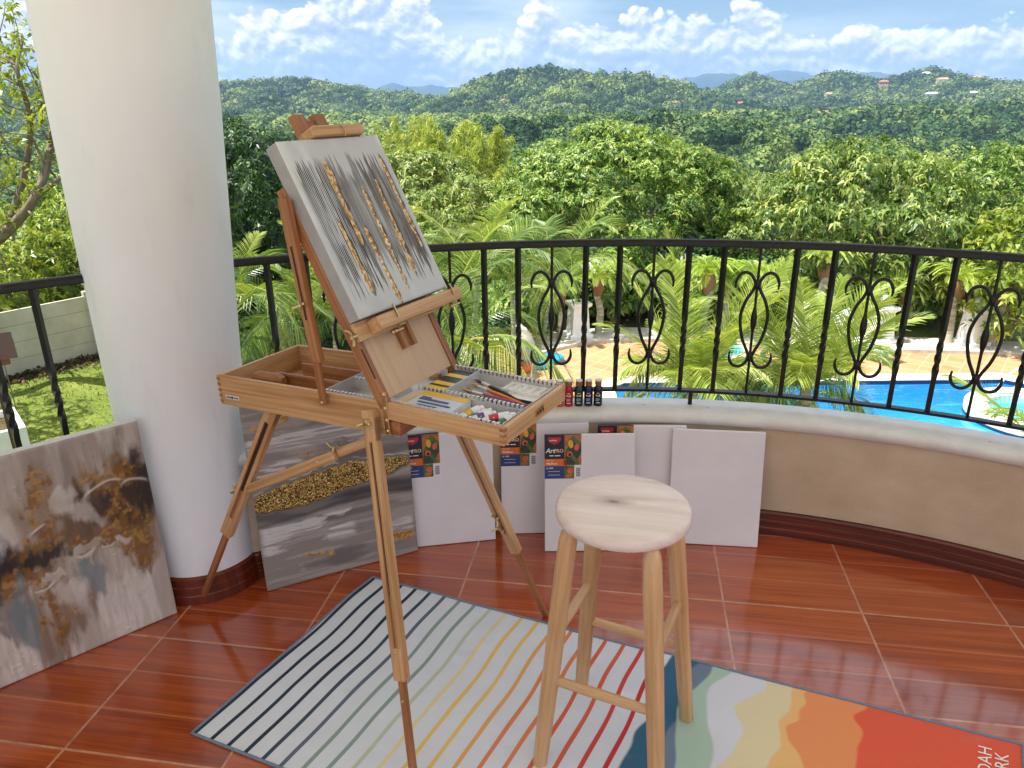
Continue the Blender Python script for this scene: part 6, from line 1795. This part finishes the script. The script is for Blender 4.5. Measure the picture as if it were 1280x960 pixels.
tree('bushy_tree', 'dark tree filling the gap behind the right end of the great mango', bytop(950, 290, 29, 2.3), G0, 2.2, 2.0, 2.4, 1300, 8, .24, .32, F_DARK, 41, lump=.4, inner=.2, low=-.85)
tree('bushy_tree', 'green tree at far right beyond the lawn', bytop(1262, 180, 46, 3.0), G0 - 3, 3.6, 3.2, 3.2, 1500, 8, .32, .32, F_LEAF, 42, lump=.4, inner=.25, low=-.8)

# shrubs of the hedge behind the deck
SHR = []
for k in range(3):
    r = np.random.default_rng(60 + k); P, O = crown_points(.95, .85, .95, 420, r, 60 + k, .4, .25, -.6); V = rosettes(P, O, 7, .17, .40, r, .35) + np.array([0, 0, .8])
    SHR.append(quads_mesh('foliage', V, np.clip(np.repeat(.45 + .3 * r.normal(size=len(P)), 7) + .15 * r.normal(size=len(P) * 7), 0, 1), (F_LEAF, F_DARK, F_LEAF)[k]))
mb = MB()
r = np.random.default_rng(77)
for k in range(5): e_ = r.normal(size=3) * .35; mb.tube(bez([(0, 0, -.05), (e_[0] * .4, e_[1] * .4, .4), (e_[0], e_[1], .95)], 4), np.linspace(.03, .01, 9), 6)
tk = mb.build('stem', M['bark'], None, smooth=60); stm = tk.data; bpy.data.objects.remove(tk)
hed = [(x, v_) for x, v_ in ((690, 405), (725, 398), (765, 404), (800, 398), (835, 396), (872, 396), (910, 396), (948, 400), (985, 402), (1020, 400), (1052, 403), (1080, 398), (1112, 405), (1142, 402), (1168, 408), (770, 385), (1040, 385), (1090, 380), (1130, 385), (850, 380))]
for i, (u, v) in enumerate(hed):
    p = P2(u, v); s = fr.uniform(1.05, 1.5) * (1.25 if v < 390 else 1)
    root = empty('hedge_shrub', (p[0], p[1], G0), i * 2.1); tag(root, 'leafy green shrub in the hedge behind the white pedestals', 'shrub', 'hedge shrubs behind the deck')
    link('foliage', SHR[i % 3], root, None, None, (s, s, s)); link('stem', stm, root, None, None, (s, s, s))
for i, (u, v, s, lab) in enumerate(((420, 452, .9, 'small shaded shrub on the lawn behind the easel box'), (360, 455, .9, 'small shrub between the palm stems right of the column'), (318, 462, 1.0, 'low dark shrub at the column foot, seen over the easel box'), (610, 470, 1.0, 'leafy shrub behind the easel drawer'), (640, 430, 1.2, 'leafy shrub beneath the leaning palm'), (560, 455, 1.0, 'leafy shrub below the yellowing palm frond'), (660, 400, 1.3, 'dark shrub left of the lamp pedestal on the left'))):
    p = P2(u, v); root = empty('garden_shrub', (p[0], p[1], G0), i); tag(root, lab, 'shrub'); link('foliage', SHR[(i + 1) % 3], root, None, None, (s, s, s)); link('stem', stm, root, None, None, (s, s, s))
# yellow-green bushes beyond the wall
for i, (u, v, y, s, lab) in enumerate(((-10, 372, 21, 1.5, 'yellow green bush over the wall at the left frame edge'), (40, 345, 23, 1.7, 'yellow green bush behind the wall, below the bare branches'), (88, 330, 24, 1.7, 'yellow green bush behind the wall corner beside the column'), (10, 305, 26, 1.9, 'taller bush behind the left yellow green ones'), (75, 285, 27, 1.9, 'tall light bush next to the column, under the branching tree'))):
    c_ = gy(u, v, y)
    tree('tall_bush', lab, (c_[0], c_[1], c_[2]), G0, s, s, s * 1.1, 520, 8, .2, .36, F_YEL if i < 3 else F_LEAF, 80 + i, 'bushes beyond the garden wall', lump=.4, inner=.3, low=-.9, trunk=.07)

tree('shade_tree', 'leafy tree at the left outside the lawn, dappling it with shade', (-14.6, 13.9, .2), G0, 3.0, 3.0, 2.4, 1100, 7, .2, .36, F_YEL, 71, lump=.4, inner=.4, low=-.8, trunk=.14, clump=110, cr=.6)
# branching tree at far left
r = np.random.default_rng(17); Yt = 17.0
root = empty('branching_tree', (*at(-30, 420, Yt)[:2], G0)); tag(root, 'half bare branching tree with grey limbs and sparse leaves left of the column', 'tree')
ro_ = np.array(root.location)
mb = MB(); tips = []
LIM = [([(-30, 430), (-34, 330), (8, 290), (45, 245), (62, 190), (66, 130)], .17), ([(45, 245), (85, 215), (112, 193), (140, 180)], .07), ([(8, 290), (30, 220), (38, 150), (22, 90), (28, 50)], .09), ([(62, 190), (90, 160), (108, 120), (120, 80)], .06), ([(66, 130), (60, 90), (74, 50), (70, 28)], .05), ([(-34, 330), (-30, 240), (-8, 170), (-10, 90), (0, 45)], .10), ([(38, 150), (62, 118), (80, 100)], .04), ([(22, 90), (5, 60), (-4, 35)], .04), ([(8, 290), (-10, 280), (-30, 250)], .06)]
for px, r0 in LIM:
    P = np.array([np.array(at(u, v, Yt + .5 * math.sin(u * .05 + v * .03))) for u, v in px]); P = bez(P, 6) - ro_
    mb.tube(P, np.linspace(r0, r0 * .3, len(P)), 7)
    for i in range(4, len(P), 3):
        for k in range(2):
            d_ = r.normal(size=3) * np.array([.55, .5, .45]) + np.array([0, 0, .25]); q = P[i] + d_
            mb.tube(bez([P[i], P[i] + d_ * .5 + r.normal(size=3) * .08, q], 3), np.linspace(r0 * .18 + .006, .005, 7), 5); tips.append(q)
mb.build('trunk', M['bark'], root, smooth=60)
tips = np.array(tips); T_ = np.concatenate([tips + r.normal(size=tips.shape) * .22 for _ in range(6)]); T_ = T_[r.random(len(T_)) < np.where(T_[:, 2] + ro_[2] > 1.2, .95, .55)]
V = rosettes(T_, unit(r.normal(size=T_.shape) + np.array([0, 0, .6])), 6, .17, .36, r, .3); link('crown', quads_mesh('crown', V, np.clip(np.repeat(.55 + .25 * r.normal(size=len(T_)), 6) + .15 * r.normal(size=len(T_) * 6), 0, 1), F_YEL), root)


# bamboo clumps
def bamboo(label, u, vtop, y, n, hgt, spread, seed):
    r = np.random.default_rng(seed); q = gy(u, vtop, y); gz = float(terr(q[0], q[1])) - .3
    root = empty('bamboo_clump', (q[0], q[1], gz)); tag(root, label, 'bamboo', 'feathery bamboo clumps'); H_ = q[2] - gz
    mb = MB(); PP, OO = [], []
    for k in range(n):
        an = r.uniform(0, 2 * PI); h_ = H_ * r.uniform(.62, 1.0); out = spread * r.uniform(.15, 1.0) * (1.15 - .5 * h_ / H_)
        s = np.linspace(0, 1, 16); C = np.stack([math.cos(an) * out * s ** 2.0 + .2 * math.cos(an), math.sin(an) * out * s ** 2.0 + .2 * math.sin(an), h_ * (s - .10 * s ** 5)], 1)
        mb.tube(C, np.linspace(.045, .008, 16), 5)
        m_ = 120; f_ = r.uniform(.30, 1.0, m_) ** .8; B = np.stack([np.interp(f_, s, C[:, j]) for j in range(3)], 1)
        B = B + r.normal(size=B.shape) * (.10 + .42 * (1 - f_))[:, None] * np.array([1, 1, .7]); PP.append(B); OO.append(unit(np.array([math.cos(an) * .6, math.sin(an) * .6, -.1]) + r.normal(size=B.shape) * .6))
    P, O = np.concatenate(PP), np.concatenate(OO)
    V = rosettes(P, O, 5, .34, .16, r, .45, (20, 80)); vv = np.clip(np.repeat(.5 + .22 * r.normal(size=len(P)), 5) + .15 * r.normal(size=len(P) * 5), 0, 1)
    mb.build('culms', M['palm_bark'], root, smooth=60); link('foliage', quads_mesh('foliage', V, vv, F_BAMBOO), root)


for i, (u, v, y, n, lab) in enumerate(((455, 136, 50, 26, 'yellow green bamboo clump over the top right corner of the easel painting'), (515, 120, 52, 28, 'tall plumed bamboo clump second from the easel painting'), (560, 126, 50, 26, 'bamboo clump in the middle of the bamboo row'), (600, 132, 48, 24, 'bamboo clump at the right end of the dense row'), (645, 186, 46, 12, 'lower bamboo clump just left of the great mango crown'), (425, 160, 54, 18, 'low bamboo clump behind the clamp of the easel'))):
    bamboo(lab, u, v, y, n, 8, 2.6, 90 + i)

# dark leaf litter at the foot of the wall
r = np.random.default_rng(66); n_ = 2600; q_ = r.uniform(0, 8.2, n_); f_ = np.abs(r.normal(size=n_)) * .38 + .06
xy = B[None] - dw[None] * q_[:, None] + side[None] * f_[:, None]
P = np.append(xy, np.full((n_, 1), G0 + .02), 1) + np.stack([r.normal(size=n_) * .03, r.normal(size=n_) * .03, r.random(n_) * .07], 1); D_ = unit(r.normal(size=(n_, 3)) * np.array([1, 1, .45]))
F_LIT = foliage('leaf_litter', [lin4(40, 40, 26), lin4(74, 64, 40), lin4(124, 98, 62)], .1, .7, .2)
tag(link('leaf_litter', quads_mesh('leaf_litter', leaf_quads(P, D_, rdir(n_, r), r.uniform(.08, .18, n_), r.uniform(.04, .09, n_), .1), r.random(n_), F_LIT)), 'dark fallen leaves along the foot of the garden wall', 'leaves', kind='stuff')
# grass tufts on the visible lawn
r = np.random.default_rng(55); n_ = 26000
gx_ = np.where(r.random(n_) < .6, r.uniform(-13.5, -4, n_), r.uniform(-7, 2, n_)); gy_ = np.where(gx_ < -4, r.uniform(9, 22, n_), r.uniform(16, 26, n_))
P = np.stack([gx_, gy_, terr(gx_, gy_)], 1); D_ = unit(r.normal(size=(n_, 3)) * .5 + np.array([0, 0, 1.0]))
keep = ~((gx_ > -1.5) & (gy_ < 22)); P, D_ = P[keep], D_[keep]
V = leaf_quads(P, D_, rdir(len(P), r), r.uniform(.05, .13, len(P)), r.uniform(.012, .03, len(P)), .2)
F_GRASS = foliage('grass_blade', [lin4(76, 96, 36), lin4(118, 130, 52), lin4(164, 158, 82)], .3, .6, .2)
tag(link('lawn_grass', quads_mesh('lawn_grass', V, np.clip(.5 + .25 * r.normal(size=len(P)), 0, 1), F_GRASS)), 'short grass of the lawn', 'grass', kind='stuff')
# ================================================================== LIGHT AND SKY
SUN_EL, SUN_AZ = R(64), R(-98)       # azimuth clockwise from +Y: over the left shoulder
sd = Vector((math.sin(SUN_AZ) * math.cos(SUN_EL), math.cos(SUN_AZ) * math.cos(SUN_EL), math.sin(SUN_EL)))
sl = bpy.data.lights.new('sun', 'SUN'); sl.energy = 5.0; sl.angle = R(0.53); sl.color = (1.0, 0.965, 0.90)
so = bpy.data.objects.new('sun', sl); COL.objects.link(so)
so.rotation_euler = sd.to_track_quat('Z', 'Y').to_euler(); so.location = (0, 0, 60)

HAZE = 1.7e-4
W = bpy.data.worlds.new('World'); SC.world = W; W.use_nodes = True
nt = W.node_tree
for x in list(nt.nodes): nt.nodes.remove(x)
w = NT.__new__(NT); w.t = nt; w.out = nt.nodes.new('ShaderNodeOutputWorld')
bg = nt.nodes.new('ShaderNodeBackground'); w.l(bg.outputs[0], w.out.inputs[0])
BGS = 0.068
bg.inputs[1].default_value = BGS
sk = w.n('TexSky', sky_type='NISHITA'); sk.sun_disc = False; sk.sun_elevation = SUN_EL; sk.sun_rotation = SUN_AZ % (2 * PI)
sk.air_density = 1.0; sk.dust_density = 0.6; sk.ozone_density = 1.6
d = w.coord('Generated')
sx = w.n('SeparateXYZ'); w.l(d, sx.inputs[0])
el = w.math('MULTIPLY', w.math('ARCSINE', sx.outputs[2]), 180 / PI)
az = w.math('MULTIPLY', w.math('ARCTAN2', sx.outputs[0], sx.outputs[1]), 180 / PI)
uv = w.n('CombineXYZ'); w.l(az, uv.inputs[0]); w.l(w.math('MULTIPLY', el, 1.35), uv.inputs[1])
# top of the cumulus bank, by azimuth
tops = [(-180, 8), (-60, 6.5), (-40, 5.6), (-30, 5.4), (-21.5, 4.2), (-17.5, 4.9), (-13, 6.3), (-9.5, 7.6), (-7.5, 7.2), (-5.0, 5.4), (-2.5, 3.4), (0.5, 5.0), (3, 5.6), (5.5, 4.3), (8.5, 5.0), (13, 5.1),
        (18, 4.5), (23, 3.2), (27, 3.8), (31, 4.2), (36, 4.4), (60, 6), (180, 8)]
fc = w.n('FloatCurve'); cu = fc.mapping.curves[0]
while len(cu.points) < len(tops): cu.points.new(0.5, 0.5)
for p, (a_, e_) in zip(cu.points, tops):
    p.location = ((a_ + 180) / 360, (e_ + .45) / 20); p.handle_type = 'AUTO'
fc.mapping.update()
w.l(w.math('DIVIDE', w.math('ADD', az, 180.0), 360.0), fc.inputs['Value'])
top = w.math('MULTIPLY', fc.outputs[0], 20.0)


def n2d(vec, scale, detail=0.0, rough=0.5):
    x = w.n('TexNoise', noise_dimensions='2D'); x.inputs['Scale'].default_value = scale; x.inputs['Detail'].default_value = detail; x.inputs['Roughness'].default_value = rough
    w.l(vec, x.inputs['Vector']); return x.outputs['Fac']


def billow(vec):
    # rounded puffs with creases between them, three sizes
    s_ = None
    for sc_, am in ((0.15, 1.0), (0.37, 0.55), (0.85, 0.30), (1.9, 0.15)):
        n_ = w.math('MULTIPLY', w.math('ABSOLUTE', w.math('SUBTRACT', n2d(vec, sc_, 0.6), 0.5)), 2.0 * am)
        s_ = n_ if s_ is None else w.math('ADD', s_, n_)
    return s_


base = uv.outputs[0]
def shifted(dx, dy):
    x = w.n('VectorMath', operation='ADD'); w.l(base, x.inputs[0]); x.inputs[1].default_value = (dx, dy, 0); return x.outputs[0]
b0 = billow(base); b1 = billow(shifted(-0.22, 0.5))
dens = w.math('ADD', w.math('SUBTRACT', top, el), w.math('MULTIPLY', w.math('SUBTRACT', b0, 0.50), 2.7))
alpha = w.ramp(dens, [(0.0, 0.0), (0.38, 1.0)])
shade = w.math('SUBTRACT', b0, b1)
depth = w.math('SUBTRACT', top, el)
lit = w.math('ADD', w.math('MULTIPLY', shade, 1.25), w.math('SUBTRACT', 0.62, w.math('MULTIPLY', depth, 0.085)))
ccol = w.ramp(lit, [(0.0, (0.30, 0.40, 0.56, 1)), (0.35, (0.46, 0.54, 0.66, 1)), (0.62, (0.80, 0.82, 0.84, 1)), (0.85, (1.12, 1.11, 1.08, 1))])
# thin high veil
cv = n2d(w.map(base, (0.045, 0.16, 1), (0, 0, 0.2)), 1.0, 4, 0.6)
veil = w.math('MULTIPLY', w.ramp(cv, [(0.38, 0.0), (0.72, 1.0)]), 0.75)
veilm = w.math('MULTIPLY', veil, w.ramp(w.math('DIVIDE', az, 40.0), [(0.05, 1.0), (0.75, 0.45)]))
hiv = w.ramp(w.math('DIVIDE', el, 60.0), [(0.17, 0.0), (0.40, 0.75)])
veilm = w.math('MAXIMUM', veilm, hiv)
CM = 1.0 / BGS
skyc = w.mix(1.0, sk.outputs[0], (0.74, 0.88, 1.0, 1), 'MULTIPLY')
VS = 0.76
vcol = w.mix(veilm, skyc, (0.86 * CM * VS, 0.90 * CM * VS, 0.95 * CM * VS, 1))
CS = 0.78
cc2 = w.n('VectorMath', operation='SCALE'); w.l(ccol, cc2.inputs[0]); cc2.inputs['Scale'].default_value = CM * CS
c3 = w.mix(alpha, vcol, cc2.outputs[0])
# bright cloud fill added to the unseen sky behind the camera, lighting the balcony
BACK_FILL = 0.60
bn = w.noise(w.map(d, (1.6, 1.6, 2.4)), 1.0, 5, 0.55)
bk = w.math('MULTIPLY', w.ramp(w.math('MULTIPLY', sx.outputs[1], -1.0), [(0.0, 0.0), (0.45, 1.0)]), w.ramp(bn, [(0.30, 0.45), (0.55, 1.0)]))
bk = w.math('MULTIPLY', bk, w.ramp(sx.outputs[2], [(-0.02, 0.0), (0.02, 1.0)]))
c4 = w.mix(bk, c3, (CM * BACK_FILL * 0.88, CM * BACK_FILL * 0.97, CM * BACK_FILL * 1.12, 1))
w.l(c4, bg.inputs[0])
W.cycles.sampling_method = 'MANUAL'; W.cycles.sample_map_resolution = 512

# ------------------------------------------------------------------ haze
t = NT('haze_air')
pv = t.n('VolumePrincipled'); pv.inputs['Color'].default_value = (0.36, 0.55, 0.86, 1); pv.inputs['Density'].default_value = HAZE; pv.inputs['Anisotropy'].default_value = 0.0
t.l(pv.outputs[0], t.out.inputs['Volume'])
mb = MB(); mb.box((0, 2400, 115), (15000, 11800, 350)); hz = mb.build('haze', t.m); tag(hz, 'thin bluish haze over the valley', 'haze', kind='stuff')

# ------------------------------------------------------------------ render settings
vs = SC.view_settings
vs.view_transform = 'Standard'; vs.look = 'None'; vs.exposure = 1.0; vs.gamma = 1.0; vs.use_curve_mapping = False
cy = SC.cycles
cy.max_bounces = 7; cy.diffuse_bounces = 4; cy.glossy_bounces = 3; cy.transmission_bounces = 4; cy.transparent_max_bounces = 6; cy.volume_bounces = 0
cy.use_denoising = True
cy.caustics_reflective = False; cy.caustics_refractive = False
cy.sample_clamp_indirect = 6.0
cy.use_adaptive_sampling = True; cy.adaptive_threshold = 0.01
